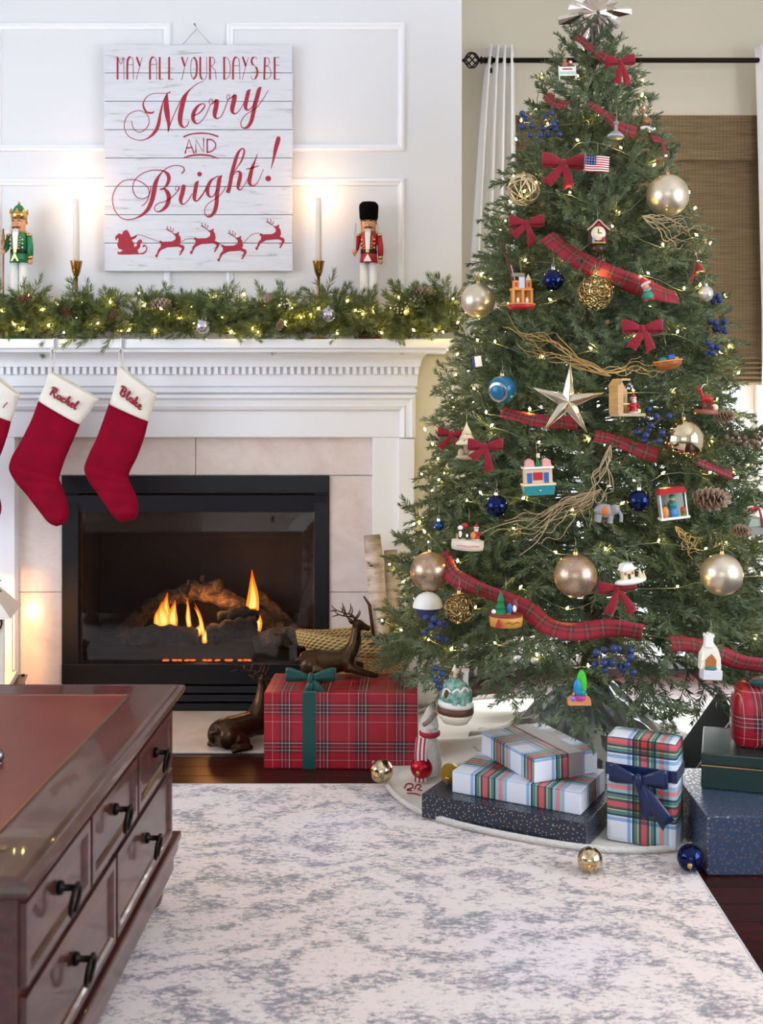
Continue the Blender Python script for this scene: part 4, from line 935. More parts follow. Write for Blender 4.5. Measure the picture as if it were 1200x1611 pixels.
# ================================================================== COFFEE TABLE
def table_wood(g):
    n1 = g.noise(g.coords('Object', (14, 1.2, 14)), 3, 5, .6, .5)
    g.set(g.b.inputs['Base Color'], g.ramp(n1, [(.3, '2e1512'), (.55, '47241c'), (.75, '5c3226')])); g.b.inputs['Roughness'].default_value = .28; g.b.inputs['Coat Weight'].default_value = .35
tw_ = custom('dark_cherry', table_wood)
def leather_fn(g):
    v = g.coords('Object'); n1 = g.noise(v, 4, 5, .6)
    g.set(g.b.inputs['Base Color'], g.ramp(n1, [(.3, '5e241c'), (.6, '733024'), (.8, '80402e')])); g.b.inputs['Roughness'].default_value = .3; g.bump(g.noise(v, 260, 2), .08, .001)
leather = custom('oxblood_leather', leather_fn)
T0, T1, TXR, TXL, TZ = 1.405, 2.43, -.478, -1.62, .475
ct = thing('coffee_table', 'dark cherry wood coffee table with leather top and ring-pull drawers', 'coffee table', (TXR, T1, .008))
# everything below in the table's own frame: x from the drawer side to the left (negative), y from far edge towards camera (negative)
W_, D_ = TXL - TXR, T0 - T1; zt2 = TZ - .008
def mitre_top(name, prof, m):
    rows = [[(-d, -d, z), (W_ + d, -d, z), (W_ + d, D_ + d, z), (-d, D_ + d, z)] for d, z in prof]
    return MB().grid(rows, closed_u=True, smooth=False)
top = mitre_top('top', [(.16, zt2 - .02), (.030, zt2 - .036), (.022, zt2 - .030), (.012, zt2 - .026), (.004, zt2 - .020), (0, zt2 - .012), (.002, zt2 - .005), (.010, zt2 - .001), (.018, zt2 - .004), (.024, zt2), (.094, zt2), (.097, zt2 - .003), (.102, zt2 - .003), (.105, zt2)], tw_)
top.obj('top_frame', tw_, ct)
d = .1045; MB().add([(-d, -d, zt2), (W_ + d, -d, zt2), (W_ + d, D_ + d, zt2), (-d, D_ + d, zt2)], [(0, 1, 2, 3)]).obj('leather_inset', leather, ct)
MB().tube([(-d, -d, zt2), (W_ + d, -d, zt2), (W_ + d, D_ + d, zt2), (-d, D_ + d, zt2)], .0016, 6, closed=True).obj('tooled_line', mat('tooling', '8a5a3c', .4, .3), ct)
bi = .026; MB().box(W_ + bi, -bi, D_ + bi, -bi, .135, zt2 - .022, .002).obj('carcass', tw_, ct)
for z0, z1, e in ((.125, .142, .010), (.100, .127, .004), (.060, .102, -.004)):
    MB().box(W_ + bi - e - .008, -bi + e + .008, D_ + bi - e - .008, -bi + e + .008, z0, z1, .004).obj('base_moulding', tw_, ct)
for fx in (-.075, W_ + .075):
    for fy in (-.075, D_ + .075):
        MB().lathe([(.001, 0), (.022, 0), (.036, .010), (.040, .026), (.034, .042), (.022, .048), (.020, .062), (.001, .062)], 20, (fx, fy, 0)).obj('bun_foot', tw_, ct)
iron = mat('pull_iron', '1b1513', .4, .8)
def drawer(y0, y1, z0, z1):
    X = -bi; y0 -= T1; y1 -= T1; z0 -= .008; z1 -= .008
    dr = MB().box(X - .01, X + .004, y0, y1, z0, z1, .0015).obj('drawer', tw_, ct)
    fr = MB(); e = .026
    fr.grid([[(X + .004 + h, y0 + q, z0 + q), (X + .004 + h, y1 - q, z0 + q), (X + .004 + h, y1 - q, z1 - q), (X + .004 + h, y0 + q, z1 - q)] for q, h in ((.001, 0), (.002, .006), (.016, .0065), (.021, .003), (.024, -.001))], closed_u=True, smooth=False)
    fr.obj('raised_edge', tw_, dr)
    yc, zc = (y0 + y1) / 2, (z0 + z1) / 2 + .012
    MB().lathe([(.001, .006), (.011, .006), (.010, .012), (.005, .014), (.005, .028), (.007, .032), (.001, .034)], 14, (X, yc, zc), 'x').obj('pull_rosette', iron, dr)
    MB().tube([(X + .030 + .003 * cos(a), yc + .021 * sin(a), zc - .017 + .022 * cos(a)) for a in [k * pi / 10 for k in range(20)]], .0036, 8, closed=True).obj('ring_pull', iron, dr)
for a, b in ((2.06, 2.365), (1.75, 2.05), (1.44, 1.74)): drawer(a, b, .320, .434)
for a, b in ((1.905, 2.365), (1.44, 1.895)): drawer(a, b, .158, .310)
# small metal pieces that stand at the picture edge on the table
kb = thing('metal_trinket', 'small rounded metallic object at edge of the table top', 'trinket', (P(-4, 1203, 1.88).x, 1.88, TZ)); MB().sph((0, 0, .013), (.0115, .0115, .013), 16, 10).obj('body', mat('pewter', '7d7478', .2, .9), kb); MB().lathe([(.001, 0), (.010, 0), (.008, .003)], 14).obj('foot', mat('pewter'), kb)

ps_ = FLOOR(3, 1335, TZ); bs = thing('brass_coin', 'small flat brass disc lying on the table edge', 'trinket', (ps_.x, ps_.y, TZ + .0003)); MB().lathe([(.001, 0), (.0085, 0), (.009, .0012), (.0075, .0022), (.001, .0018)], 18).obj('disc', mat('dull_brass', '8a6a52', .35, .7), bs)

# ================================================================== BRONZE DEER
def deer(label, loc, rz, sc):
    t = thing('deer_statue', label, 'statue', loc, (0, 0, rz), group='bronze reclining deer', scale=sc)
    # reclining stag, length about .24 along +x (head at +x); body, neck, head and folded legs are one skin
    b = MB()
    b.tube(catmull([(-.098, 0, .046), (-.07, 0, .050), (-.02, 0, .046), (.03, 0, .050), (.055, 0, .060)], 5), [.016 + .022 * sin(pi * min(1, .12 + k / 23)) ** .6 for k in range(21)], 16)
    b.tube(catmull([(.040, 0, .056), (.062, 0, .090), (.070, 0, .125), (.072, 0, .156)], 5), [.034 - .021 * (k / 15) ** .7 for k in range(16)], 14)
    b.tube(catmull([(.060, 0, .160), (.080, 0, .162), (.100, 0, .152), (.116, 0, .145)], 5), [.012, .0145, .016, .0162, .016, .0152, .014, .013, .012, .011, .0105, .010, .0095, .009, .0085, .006], 12, flat=.85)
    for s in (-1, 1):
        b.sph((-.070, s * .024, .040), (.036, .022, .036), 16, 10); b.sph((.044, s * .020, .046), (.024, .016, .030), 14, 10)
        b.tube(catmull([(-.058, s * .034, .034), (-.030, s * .046, .022), (-.050, s * .050, .012), (-.082, s * .048, .009), (-.045, s * .058, .008), (-.020, s * .060, .007)], 4), [.020, .019, .017, .015, .013, .012, .0115, .011, .010, .010, .0095, .009, .009, .0085, .0085, .008, .0075, .007, .007, .0075, .006], 10)
        b.tube(catmull([(.046, s * .026, .034), (.085, s * .030, .020), (.118, s * .030, .010), (.138, s * .030, .008)] if s < 0 else [(.046, s * .026, .034), (.092, s * .032, .024), (.070, s * .038, .010), (.040, s * .040, .008)], 4), [.016, .015, .014, .013, .012, .011, .0105, .010, .0095, .009, .0085, .008, .008], 10)
    b.tube([(-.098, 0, .056), (-.112, 0, .056), (-.120, 0, .050)], [.010, .009, .003], 8)
    o = b.obj('body', bronze, t); rm = o.modifiers.new('fuse', 'REMESH'); rm.mode = 'VOXEL'; rm.voxel_size = .0032; rm.use_smooth_shade = True
    sm2 = o.modifiers.new('soft', 'SMOOTH'); sm2.factor = .6; sm2.iterations = 5
    for s in (-1, 1):
        MB().lathe([(.0006, 0), (.005, .008), (.0055, .016), (.0005, .030)], 10).tf(Matrix.Translation((.064, s * .011, .166)) @ Matrix.Rotation(-s * 1.0, 4, 'X') @ Matrix.Rotation(-.7, 4, 'Y')).obj('ear', bronze, t)
        an = MB(); main = catmull([(.070, s * .006, .168), (.062, s * .016, .186), (.040, s * .028, .192), (.014, s * .034, .200), (-.004, s * .032, .216)], 5)
        an.tube(main, [.0034 - .0022 * i / (len(main) - 1) for i in range(len(main))], 7)
        for b, tip in (((.066, s * .012, .176), (.084, s * .014, .204)), ((.050, s * .024, .189), (.056, s * .026, .222)), ((.030, s * .031, .195), (.030, s * .034, .224)), ((.014, s * .034, .200), (-.008, s * .044, .196)), ((.040, s * .028, .192), (.026, s * .044, .206))):
            m_ = [(b[i] + tip[i]) / 2 + (.004 if i == 0 else 0) for i in range(3)]
            an.tube(catmull([b, tuple(m_), tip], 3), [.0026, .0025, .0023, .0021, .0018, .0014, .0006], 6)
        an.obj('antler', bronze, t)
        MB().sph((.086, s * .0128, .163), .0022, 8, 6).obj('eye', black_gloss, t)
    for k in range(9):
        a = k * 2 * pi / 9; MB().ico((.052 + .022 * cos(a) * .6 + .01, .025 * sin(a), .072 + .012 * cos(a)), .0055, 1).obj('collar_berry', mat('bronze_dark', '2a1d14', .3, .8), t)
RGX0, RGX1, RGY = P(415, 0, 3.285).x, P(657, 0, 3.285).x, 3.285
deer('bronze reclining stag on top of the long red plaid gift', (P(527, 0, 3.47).x - .005, 3.455, .2345), radians(8), 1.02)
deer('bronze reclining stag on the hearth half hidden behind the red plaid gift', (-.505, 3.505, .0085), radians(50), 1.15)

# ================================================================== BASKET AND BIRCH LOGS
def weave_fn(g):
    v = g.coords('UV'); sx = g.n('SeparateXYZ'); g.set(sx.inputs[0], v)
    a = g.math('SINE', g.math('MULTIPLY', g.math('ADD', sx.outputs[0], sx.outputs[1]), 400)); b = g.math('SINE', g.math('MULTIPLY', sx.outputs[1], 560))
    h = g.math('ADD', g.math('MULTIPLY', a, .5), g.math('MULTIPLY', b, .5))
    c = g.ramp(g.math('ADD', g.math('MULTIPLY', h, .3), .5), [(.2, '8f7142'), (.5, 'c0a064'), (.8, 'd8bd84')])
    g.set(g.b.inputs['Base Color'], c); g.b.inputs['Roughness'].default_value = .8; g.bump(h, .8, .004)
weave = custom('seagrass_weave', weave_fn)
bk = thing('seagrass_basket', 'soft woven seagrass basket with folded rim beside the fire', 'basket', (-.145, 3.715, .0085))
rows = []; uvs = []; m = 48
prof = [(.10, .0), (.125, .01), (.135, .06), (.145, .13), (.152, .20), (.155, .25), (.165, .30), (.175, .318), (.182, .312), (.178, .285), (.174, .262), (.170, .262)]
acc = 0
for i, (r, z) in enumerate(prof):
    if i: acc += sqrt((r - prof[i - 1][0]) ** 2 + (z - prof[i - 1][1]) ** 2)
    row = []; uu = []
    for k in range(m):
        a = 2 * pi * k / m; w = 1 + .02 * sin(3 * a + i * .5) + (.03 * sin(2 * a + 1) if i > 5 else 0)
        row.append((r * w * 1.12 * cos(a), r * w * .62 * sin(a), z + (.012 * sin(2 * a + .6) if i > 4 else 0))); uu.append((a * .15, acc))
    rows.append(row); uvs.append(uu)
MB().grid(rows, closed_u=True, uvs=uvs).obj('woven_body', weave, bk).modifiers.new('thick', 'SOLIDIFY').thickness = .005
MB().flatpoly([(.11 * cos(a * pi / 12), .06 * sin(a * pi / 12)) for a in range(24)], lambda x, y: (x, y, .003)).obj('bottom', weave, bk)
hd = MB().tube(catmull([(.03, -.115, .27), (.035, -.125, .22), (.07, -.13, .17), (.105, -.122, .22), (.11, -.11, .27)], 6), .007, 8, flat=.5).obj('strap_handle', mat('strap_leather', '9a6a42', .6), bk)
def birch_fn(g):
    v = g.coords('Object', (1, 1, 3.4)); n1 = g.noise(v, 9, 5, .7, .4); n2 = g.noise(g.coords('Object', (1, 1, 5)), 22, 3)
    c = g.ramp(n1, [(.30, '3d322c'), (.36, 'b9a393'), (.5, 'd9c9bb'), (.7, 'e8ddd2')])
    g.set(g.b.inputs['Base Color'], c); g.b.inputs['Roughness'].default_value = .8; g.bump(n2, .3, .004)
birch = custom('birch_bark', birch_fn)
wood_end = mat('cut_wood', 'c08a58', .7, vary=(40, '9c6a3e', .7))
def birch_log(a, b, r, label):
    a, b = Vector(a), Vector(b); t = thing('birch_log', label, 'log', a, (b - a).to_track_quat('Z', 'Y').to_euler(), group='birch logs in the basket'); h = (b - a).length; rr = random.Random(int(r * 1e4))
    prof = [(r * (1 + .05 * sin(k * 2.1)), h * k / 8) for k in range(9)]
    MB().lathe([(.001, 0)] + prof + [(r * .97, h)], 18).obj('bark', birch, t)
    MB().lathe([(.0005, h + .001), (r * .93, h + .001), (r * .95, h - .002)], 18).obj('cut_end', wood_end, t)
    for k in range(2):
        an = rr.uniform(3.4, 5.6); z = h * rr.uniform(.45, .8)
        MB().lathe([(.001, 0), (.009, 0), (.007, .016), (.001, .018)], 10).tf(Matrix.Translation((r * .9 * cos(an), r * .9 * sin(an), z)) @ Matrix.Rotation(an, 4, 'Z') @ Matrix.Rotation(pi / 2 - .5, 4, 'Y')).obj('knot', brown_wood, t)
birch_log((P(606, 1000, 3.70).x + .01, 3.70, .03), P(585, 842, 3.76), .030, 'pale birch log leaning tallest out of the basket')
birch_log((.0, 3.745, .03), P(614, 866, 3.79), .024, 'shorter peeling birch log behind the tall one in basket')
tg = P(572, 938, 3.70); sb_ = thing('dry_twig', 'short dark dry twig sticking out of the basket', 'twig', (P(590, 1000, 3.70).x, 3.69, .20)); MB().tube([(.01, 0, 0), tuple(tg + Vector((.02, 0, -.03)) - sb_.location), tuple(tg - sb_.location)], [.006, .006, .003], 8).obj('stem', brown_wood, sb_)
# ================================================================== CHRISTMAS TREE
TC = Vector((.586, 3.36, 0))
RT = [(.10, .60), (.22, .66), (.385, .68), (.58, .63), (.78, .565), (.97, .515), (1.168, .465), (1.36, .415), (1.56, .36), (1.755, .285), (1.95, .215), (2.147, .13), (2.25, .05), (2.4, .02)]
def RZt(z):
    if z <= RT[0][0]: return RT[0][1]
    for (a, b), (c, d) in zip(RT, RT[1:]):
        if z <= c: return b + (d - b) * (z - a) / (c - a)
    return RT[-1][1]
def TP(x, y, k=1.0):                   # where the line of sight of a photograph pixel meets the tree's surface
    best = None
    for i in range(480):
        Y = 2.45 + i * .0025; p = P(x, y, Y); d = sqrt((p.x - TC.x) ** 2 + (p.y - TC.y) ** 2) - k * RZt(p.z)
        if d <= 0: return p
        if best is None or d < best[0]: best = (d, p)
    return best[1]
tree = thing('christmas_tree', 'tall decorated green fir Christmas tree beside the fireplace', 'tree', TC)
MB().tube([(0, 0, .06), (0, 0, 1.2), (0, 0, 2.22)], [.026, .018, .006], 10).obj('trunk', stem_m, tree)
classes = [.17, .26, .36, .46, .56, .66]
sprays = {}
for ci, L_ in enumerate(classes):
    for v in range(4 if ci else 3):
        sprays[(ci, v)] = spray_mesh('branch', L_, 100 + ci * 10 + v, fir_m, bare=(.12, .2, .28, .36, .42, .46)[ci], tw=(.09, .11, .125, .13, .135, .14)[ci], droop=-.05)
rnd = random.Random(12)
NB = 540; zs = []
tot = 0; cum = []
for i in range(200):
    z = .30 + (2.17 - .30) * i / 199; tot += RZt(z) + .12; cum.append((tot, z))
hid = MB(); placed = []
for k in range(NB):
    u = (k + .5) / NB * tot; z = next(zz for c, zz in cum if c >= u); a = k * 2.399963 + rnd.uniform(-.25, .25)
    R_ = RZt(z) * rnd.uniform(.86, 1.03)
    hgt = (z - .3) / 1.9; el = -.16 + .75 * hgt ** 1.3 + rnd.uniform(-.14, .14)
    ca, sa_ = cos(a), sin(a)
    tip = Vector((R_ * ca, R_ * sa_, z)); wtip = tip + TC
    if wtip.x < .26 and wtip.y > 3.74: R_ *= max(.3, (3.80 - TC.y) / max(.05, wtip.y - TC.y))
    L_ = R_ / max(.5, cos(el)); ci = min(range(len(classes)), key=lambda i: abs(classes[i] - L_)); sc = L_ / classes[ci]
    root = Vector((0, 0, z - L_ * sin(el))); d = Vector((ca * cos(el), sa_ * cos(el), sin(el)))
    placed.append((a, root, d, ci, sc, rnd.randrange(3), rnd.uniform(-.5, .5), wtip.y))
for z, el, n in ((2.17, .95, 6), (2.14, .6, 6), (2.19, 1.25, 4)):
    for k in range(n):
        a = k * 2 * pi / n + z * 9; placed.append((a, Vector((0, 0, z - .06)), Vector((cos(a) * cos(el), sin(a) * cos(el), sin(el))), 0, .85, k % 3, .2, TC.y - sin(a)))
placed.sort(key=lambda q: -(-sin(q[0])))          # camera side first
for i, (a, root, d, ci, sc, v, roll, _) in enumerate(placed):
    q = d.to_track_quat('X', 'Z'); M_ = q.to_matrix().to_4x4() @ Matrix.Rotation(roll, 4, 'X')
    if i < 298:
        o = put('branch', sprays[(ci, v)], tree, root, M_.to_euler()); o.scale = (sc,) * 3
    else:
        me = sprays[(ci, v)]; T = Matrix.Translation(root) @ M_ @ Matrix.Diagonal((sc, sc, sc, 1)); off = len(hid.v)
        hid.v += [tuple(T @ w.co) for w in me.vertices]
        for p in me.polygons: hid.f.append(tuple(off + j for j in p.vertices)); hid.uv.append(None); hid.sm.append(False)
hid.obj('rear_branches', fir_m, tree, fixn=False)['kind'] = 'stuff'
# stand
stn = thing('tree_stand', 'dark metal tree stand under the skirt', 'tree stand', TC + Vector((0, 0, .012)))
MB().lathe([(.001, 0), (.14, 0), (.15, .01), (.13, .03), (.05, .045), (.04, .16), (.033, .16), (.033, .05), (.001, .05)], 20).obj('bowl', dark_iron, stn)
for k in range(3): MB().cyl((.03 * cos(k * 2.09), .03 * sin(k * 2.09), .13), .004, .004, .02, 8).obj('screw', dark_iron, stn)
# ---- string lights on the tree
tl = thing('tree_lights', 'string of warm white lights wound around the tree', 'string lights', TC)
pts = []; z = .36; a = 0; rnd = random.Random(33); bl = []
while z < 2.16 and len(bl) < 260:
    R_ = RZt(z) * rnd.uniform(.80, .99); p = Vector((R_ * cos(a), R_ * sin(a), z + rnd.uniform(-.05, .05)))
    w = p + TC
    if w.x < .27 and w.y > 3.72: p *= .8; p.z = z
    pts.append(p); bl.append(p); st_ = .13; a += st_ / max(.1, R_); z += .128 * st_ / (2 * pi * max(.1, R_)) * 1.05
MB().tube(catmull([tuple(p) for p in pts], 3), .0011, 4).obj('wire', mat('pale_wire', '6a705a', .5), tl)
for p in bl:
    o_ = Vector((p.x, p.y, 0)).normalized(); put('bulb', bulb_mesh, tl, p + o_ * .012 + Vector((0, 0, .006)), (rnd.uniform(-1, 1), rnd.uniform(-1, 1), 0))

# ================================================================== TREE TOPPER
tp = P(935, 24, 3.33)
tt = thing('star_topper', 'mirrored silver starburst tree topper', 'tree topper', tp)
for k in range(12):
    a = k * pi / 6 + .15; l = (.112, .082)[k % 2]
    mb = MB().add([(0, -.022, 0), (0, .022, 0), (l * .45, 0, .019), (l * .45, 0, -.019), (l, -.006, .0), (l, .006, 0), (l, 0, .013), (l, 0, -.013), (l * .45, -.024, 0), (l * .45, .024, 0)], [(0, 8, 2), (0, 3, 8), (1, 2, 9), (1, 9, 3), (8, 4, 6, 2), (8, 3, 7, 4), (9, 2, 6, 5), (9, 5, 7, 3), (4, 7, 5, 6)])
    mb.obj('ray', mat('mirror_silver', 'dcd3cc', .16, 1), tt, (0, 0, 0), (0, -a, 0))
MB().sph((0, 0, 0), (.018, .024, .018), 12, 8).obj('hub', mat('mirror_silver'), tt)
MB().cyl((0, 0, -.12), .014, .010, .11, 12).obj('socket', silver, tt)

# ================================================================== PLAID
def plaid_fn(per, stops_u, stops_v=None, rough=.5, mul=False):
    def f(g):
        v = g.coords('UV'); sx = g.n('SeparateXYZ'); g.set(sx.inputs[0], v)
        fu = g.math('FRACT', g.math('DIVIDE', sx.outputs[0], per)); fv = g.math('FRACT', g.math('DIVIDE', sx.outputs[1], per))
        cu = g.ramp(fu, stops_u, 'CONSTANT'); cv_ = g.ramp(fv, stops_v or stops_u, 'CONSTANT')
        g.set(g.b.inputs['Base Color'], g.mix(1.0, cu, cv_, 'MULTIPLY') if mul else g.mix(.5, cu, cv_)); g.b.inputs['Roughness'].default_value = rough
    return f
RED = [(0, 'a3162b'), (.22, 'd8b4ae'), (.232, 'a3162b'), (.40, '4a1a26'), (.47, 'e0d6cc'), (.482, '2c1a22'), (.56, 'c8707a'), (.58, '2c1a22'), (.66, 'e0d6cc'), (.672, '4a1a26'), (.74, 'a3162b')]
DRESS = [(0, 'f2f4fa'), (.34, '9cc0e6'), (.395, 'f2f4fa'), (.42, '3c4258'), (.45, '5a9088'), (.505, 'e6d69a'), (.52, '4a5e5c'), (.565, 'e0646a'), (.65, '4a5e5c'), (.695, 'e6d69a'), (.71, '5a9088'), (.765, '3c4258'), (.795, 'a9d0c6'), (.85, 'ea8f9a'), (.92, 'a9d0c6'), (.965, '9cc0e6')]
RIB = [(0, '8e0f26'), (.3, '4e121c'), (.36, '20382a'), (.44, '8e0f26'), (.5, 'a06a48'), (.525, '8e0f26'), (.58, '20382a'), (.66, '4e121c'), (.72, '8e0f26')]
red_plaid = custom('red_plaid_paper', plaid_fn(.115, RED, rough=.32))
dress_plaid = custom('white_plaid_paper', plaid_fn(.155, DRESS, rough=.3, mul=True))
rib_plaid = custom('plaid_ribbon', plaid_fn(.040, RIB, rough=.7))
def strip(pts, width, up=None, nrm=None, wave=.0, name='ribbon', m=None, parent=None, thick=.0006, camber=.0):
    q = [Vector(p) for p in catmull([tuple(p) for p in pts], 6)]; rows = []; uvs = []; s_ = 0
    for i, p in enumerate(q):
        t = (q[min(i + 1, len(q) - 1)] - q[max(i - 1, 0)]).normalized()
        if i: s_ += (p - q[i - 1]).length
        n = nrm(p) if callable(nrm) else Vector(nrm); n = (n - t * n.dot(t)).normalized(); w = t.cross(n).normalized()
        tw_a = wave * sin(s_ * 16 + 1.0); w = w * cos(tw_a) + n * sin(tw_a); n2 = n * cos(tw_a) - w * sin(tw_a)
        rows.append([p + w * (width * (k / 4 - .5)) + n2 * (camber * (1 - (k / 2 - 1) ** 2)) for k in range(5)]); uvs.append([(s_, width * k / 4) for k in range(5)])
    o = MB().grid(rows, uvs=uvs).obj(name, m, parent, fixn=False)
    o.modifiers.new('thick', 'SOLIDIFY').thickness = thick
    return o
def swag(pix, label, k=1.02, width=.05):
    k = min(k, 1.06) - .035; width *= .86
    pts = [TP(x, y, kk) for x, y, kk in [(p[0], p[1], p[2] if len(p) > 2 else k) for p in pix]]
    t = thing('plaid_ribbon', label, 'ribbon', pts[0], group='red plaid ribbon on the tree')
    strip([p - pts[0] for p in pts], width, nrm=lambda p: (Vector((p.x + pts[0].x - TC.x, p.y + pts[0].y - TC.y, 0)).normalized() + Vector((0, -.35, .15))), wave=.6, m=rib_plaid, parent=t, camber=.006)
swag([(908, 58), (925, 72), (945, 88), (958, 95)], 'short plaid ribbon just below the star topper', 1.25, .036)
swag([(860, 150), (872, 162), (895, 166)], 'plaid ribbon wrapping the upper tree beside blue berries', 1.08, .036)
swag([(925, 163), (950, 178), (975, 200), (1000, 208)], 'plaid ribbon crossing the upper tree over the spire ornament', 1.08, .038)
swag([(1022, 215), (1040, 222), (1047, 245)], 'plaid ribbon end falling at the upper tree edge by the shade', 1.05, .045)
swag([(860, 372), (885, 392), (920, 415), (960, 432), (1000, 448), (1040, 462), (1065, 468)], 'wide plaid ribbon sweeping past the clock ornament', 1.03, .062)
swag([(790, 648), (820, 656), (850, 662), (885, 664), (910, 668)], 'plaid ribbon behind the big glass star ornament', 1.0, .042)
swag([(935, 685), (965, 692), (1000, 706), (1035, 718)], 'plaid ribbon left of the shiny champagne ball', 1.0, .044)
swag([(1095, 725), (1125, 738), (1150, 748)], 'plaid ribbon below the shiny champagne ball', 1.0, .035)
swag([(694, 872), (712, 905), (750, 925), (790, 940), (830, 960), (862, 985), (905, 994), (960, 988), (1010, 994)], 'long plaid ribbon sweeping across the lower tree beneath glitter balls', 1.03, .055)
swag([(1055, 1012), (1090, 1015), (1130, 1028), (1165, 1042), (1215, 1048)], 'plaid ribbon on the lower tree behind the white church ornament', 1.03, .05)

# ================================================================== VELVET BOWS
def bow(px, py, w_px, label, rot=0, k=1.06, m=red_velvet, tails=((-.42, -1.0), (.38, -1.05)), loops=(1, 1), at=None, group='red velvet bows on the tree', ribw=.30, name='velvet_bow'):
    c = at if at is not None else TP(px, py, k); s = w_px * c.y / FPX / 2          # half width
    t = thing(name, label, 'bow', c, (0, -rot, 0), group=group)
    for sg_, g_l in ((-1, loops[0]), (1, loops[1])):
        pts = [(0, 0, 0), (sg_ * .35 * s, -.16 * s, .14 * s), (sg_ * .95 * s * g_l, -.14 * s, .24 * s), (sg_ * 1.06 * s * g_l, 0, .14 * s), (sg_ * .9 * s * g_l, .12 * s, .06 * s), (sg_ * .35 * s, .08 * s, .0), (0, .02 * s, 0)]
        q = catmull(pts, 6); rows = []; uv = []
        for i, p in enumerate(q):
            x = abs(p[0]) / (1.06 * s); hw = ribw * s * (.45 + .75 * min(1, x * 1.3)); rows.append([(p[0], p[1], p[2] + hw * (j / 3 - .5) * 2 * .8) for j in range(4)]); uv.append([(i * .01, j * .01) for j in range(4)])
        MB().grid(rows, uvs=uv).obj('loop', m, t, fixn=False).modifiers.new('thick', 'SOLIDIFY').thickness = .0012
    for tx, tz in tails:
        rows = []
        for i in range(9):
            u = i / 8; c_ = Vector((tx * s * u + .04 * s * sin(u * 4), -.10 * s * sin(u * pi) - .03 * s, tz * s * u)); d = Vector((tz, 0, -tx)).normalized() * (ribw * s * (.45 + .5 * u))
            rows.append([c_ - d, c_ - d * .33 + Vector((0, -.02 * s, 0)), c_ + d * .33 + Vector((0, -.02 * s, 0)), c_ + d + (Vector((tx, 0, tz)).normalized() * .12 * s if i == 8 else Vector())])
        MB().grid(rows).obj('tail', m, t, fixn=False).modifiers.new('thick', 'SOLIDIFY').thickness = .0012
    MB().sph((0, -.07 * s, .01 * s), (.15 * s, .13 * s, .24 * s), 12, 8).obj('knot', m, t)
    return t
bow(975, 98, 44, 'red velvet bow near the tree top against the curtain rod', .05, 1.25, tails=((-.28, -1.5), (.5, -1.6)))
bow(886, 258, 64, 'red velvet bow left of the flag ornament', -.05, 1.08, tails=((-.75, -1.0), (.35, -1.15)))
bow(828, 352, 52, 'red velvet bow at left edge above the wide plaid ribbon', .05, 1.06, tails=((-.8, -.7), (.3, -1.3)))
bow(1010, 518, 60, 'red velvet bow right of centre above the boat ornament', 0, 1.06, tails=((-.55, -1.0), (.5, -1.1)))
bow(710, 684, 42, 'red velvet bow on the outer left branch by the cream tree figurine', -.1, 1.02, tails=((-.7, -1.1), (.5, -.6)))
bow(763, 703, 52, 'red velvet bow in front of the cream tree figurine', 0, 1.06, tails=((-.8, -.7), (.25, -1.5)))
bow(970, 926, 58, 'red velvet bow on the lower tree next to the glitter ball', .12, 1.06, tails=((-.62, -1.35), (.75, -1.4)))

# ================================================================== BALL ORNAMENTS
champagne = mat('champagne_satin', 'd9ccb8', .33, .85)
champagne_shiny = mat('champagne_mirror', 'd6c7a8', .06, 1)
def glit(g):
    vo = g.n('TexVoronoi'); g.set(vo.inputs['Vector'], g.coords('Object')); vo.inputs['Scale'].default_value = 420
    g.set(g.b.inputs['Base Color'], g.mix(.5, lin('b9a088'), vo.outputs['Color'], 'SOFT_LIGHT')); g.b.inputs['Metallic'].default_value = .9; g.b.inputs['Roughness'].default_value = .32
    g.bump(vo.outputs['Color'], 1.0, .004)
glitter = custom('champagne_glitter', glit)
navy_ball = mat('navy_mirror', '18244f', .07, .85)
def carved_fn(g):
    wv = g.n('TexVoronoi'); g.set(wv.inputs['Vector'], g.coords('Object')); wv.inputs['Scale'].default_value = 42; 
    h = g.math('SINE', g.math('MULTIPLY', wv.outputs['Distance'], 22))
    g.set(g.b.inputs['Base Color'], g.ramp(h, [(.2, 'a8874e'), (.6, 'e2cc9a')])); g.b.inputs['Metallic'].default_value = 1; g.b.inputs['Roughness'].default_value = .25; g.bump(h, 1, .012)
carved = custom('carved_gold', carved_fn)
merc = custom('mercury_gold', lambda g: (g.set(g.b.inputs['Base Color'], g.ramp(g.noise(g.coords('Object'), 60, 4), [(.35, 'a58a60'), (.6, 'e6d8b8')])), setattr(g.b.inputs['Metallic'], 'default_value', 1), setattr(g.b.inputs['Roughness'], 'default_value', .14), g.bump(g.noise(g.coords('Object'), 45, 2), .5, .006)))
red_ball_m = mat('red_satin_ball', 'b3142c', .25, .6); gold_glit = mat('gold_glitter', 'b3913c', .4, .9, bump=(900, 1, .004))
def ball(px, py, rpx, m, label, k=1.05, at=None, group='ball ornaments on the tree', capm=gold, tilt=0):
    c = at if at is not None else TP(px, py, k); r = rpx * c.y / FPX
    t = thing('ball_ornament', label, 'ornament', c, (tilt, tilt * .6, 0), group=group)
    MB().sph((0, 0, 0), r, 32, 20).obj('ball', m, t)
    MB().lathe([(.001, r + .007), (.0055, r + .007), (.006, r + .005), (.0065, r - .002)], 12).obj('cap', capm, t)
    MB().tube([(.004 * cos(a * pi / 6), 0, r + .010 + .004 * sin(a * pi / 6)) for a in range(12)], .0007, 5, closed=True).tube([(0, 0, r + .013), (.002, .004, r + .03), (.0, .012, r + .042)], .0006, 4).obj('hanger', hook_wire, t)
    return t
ball(1050, 308, 33, champagne, 'large satin champagne ball high on the tree near shade')
ball(752, 473, 27, champagne, 'satin champagne ball at left edge of tree beside garland end', 1.02)
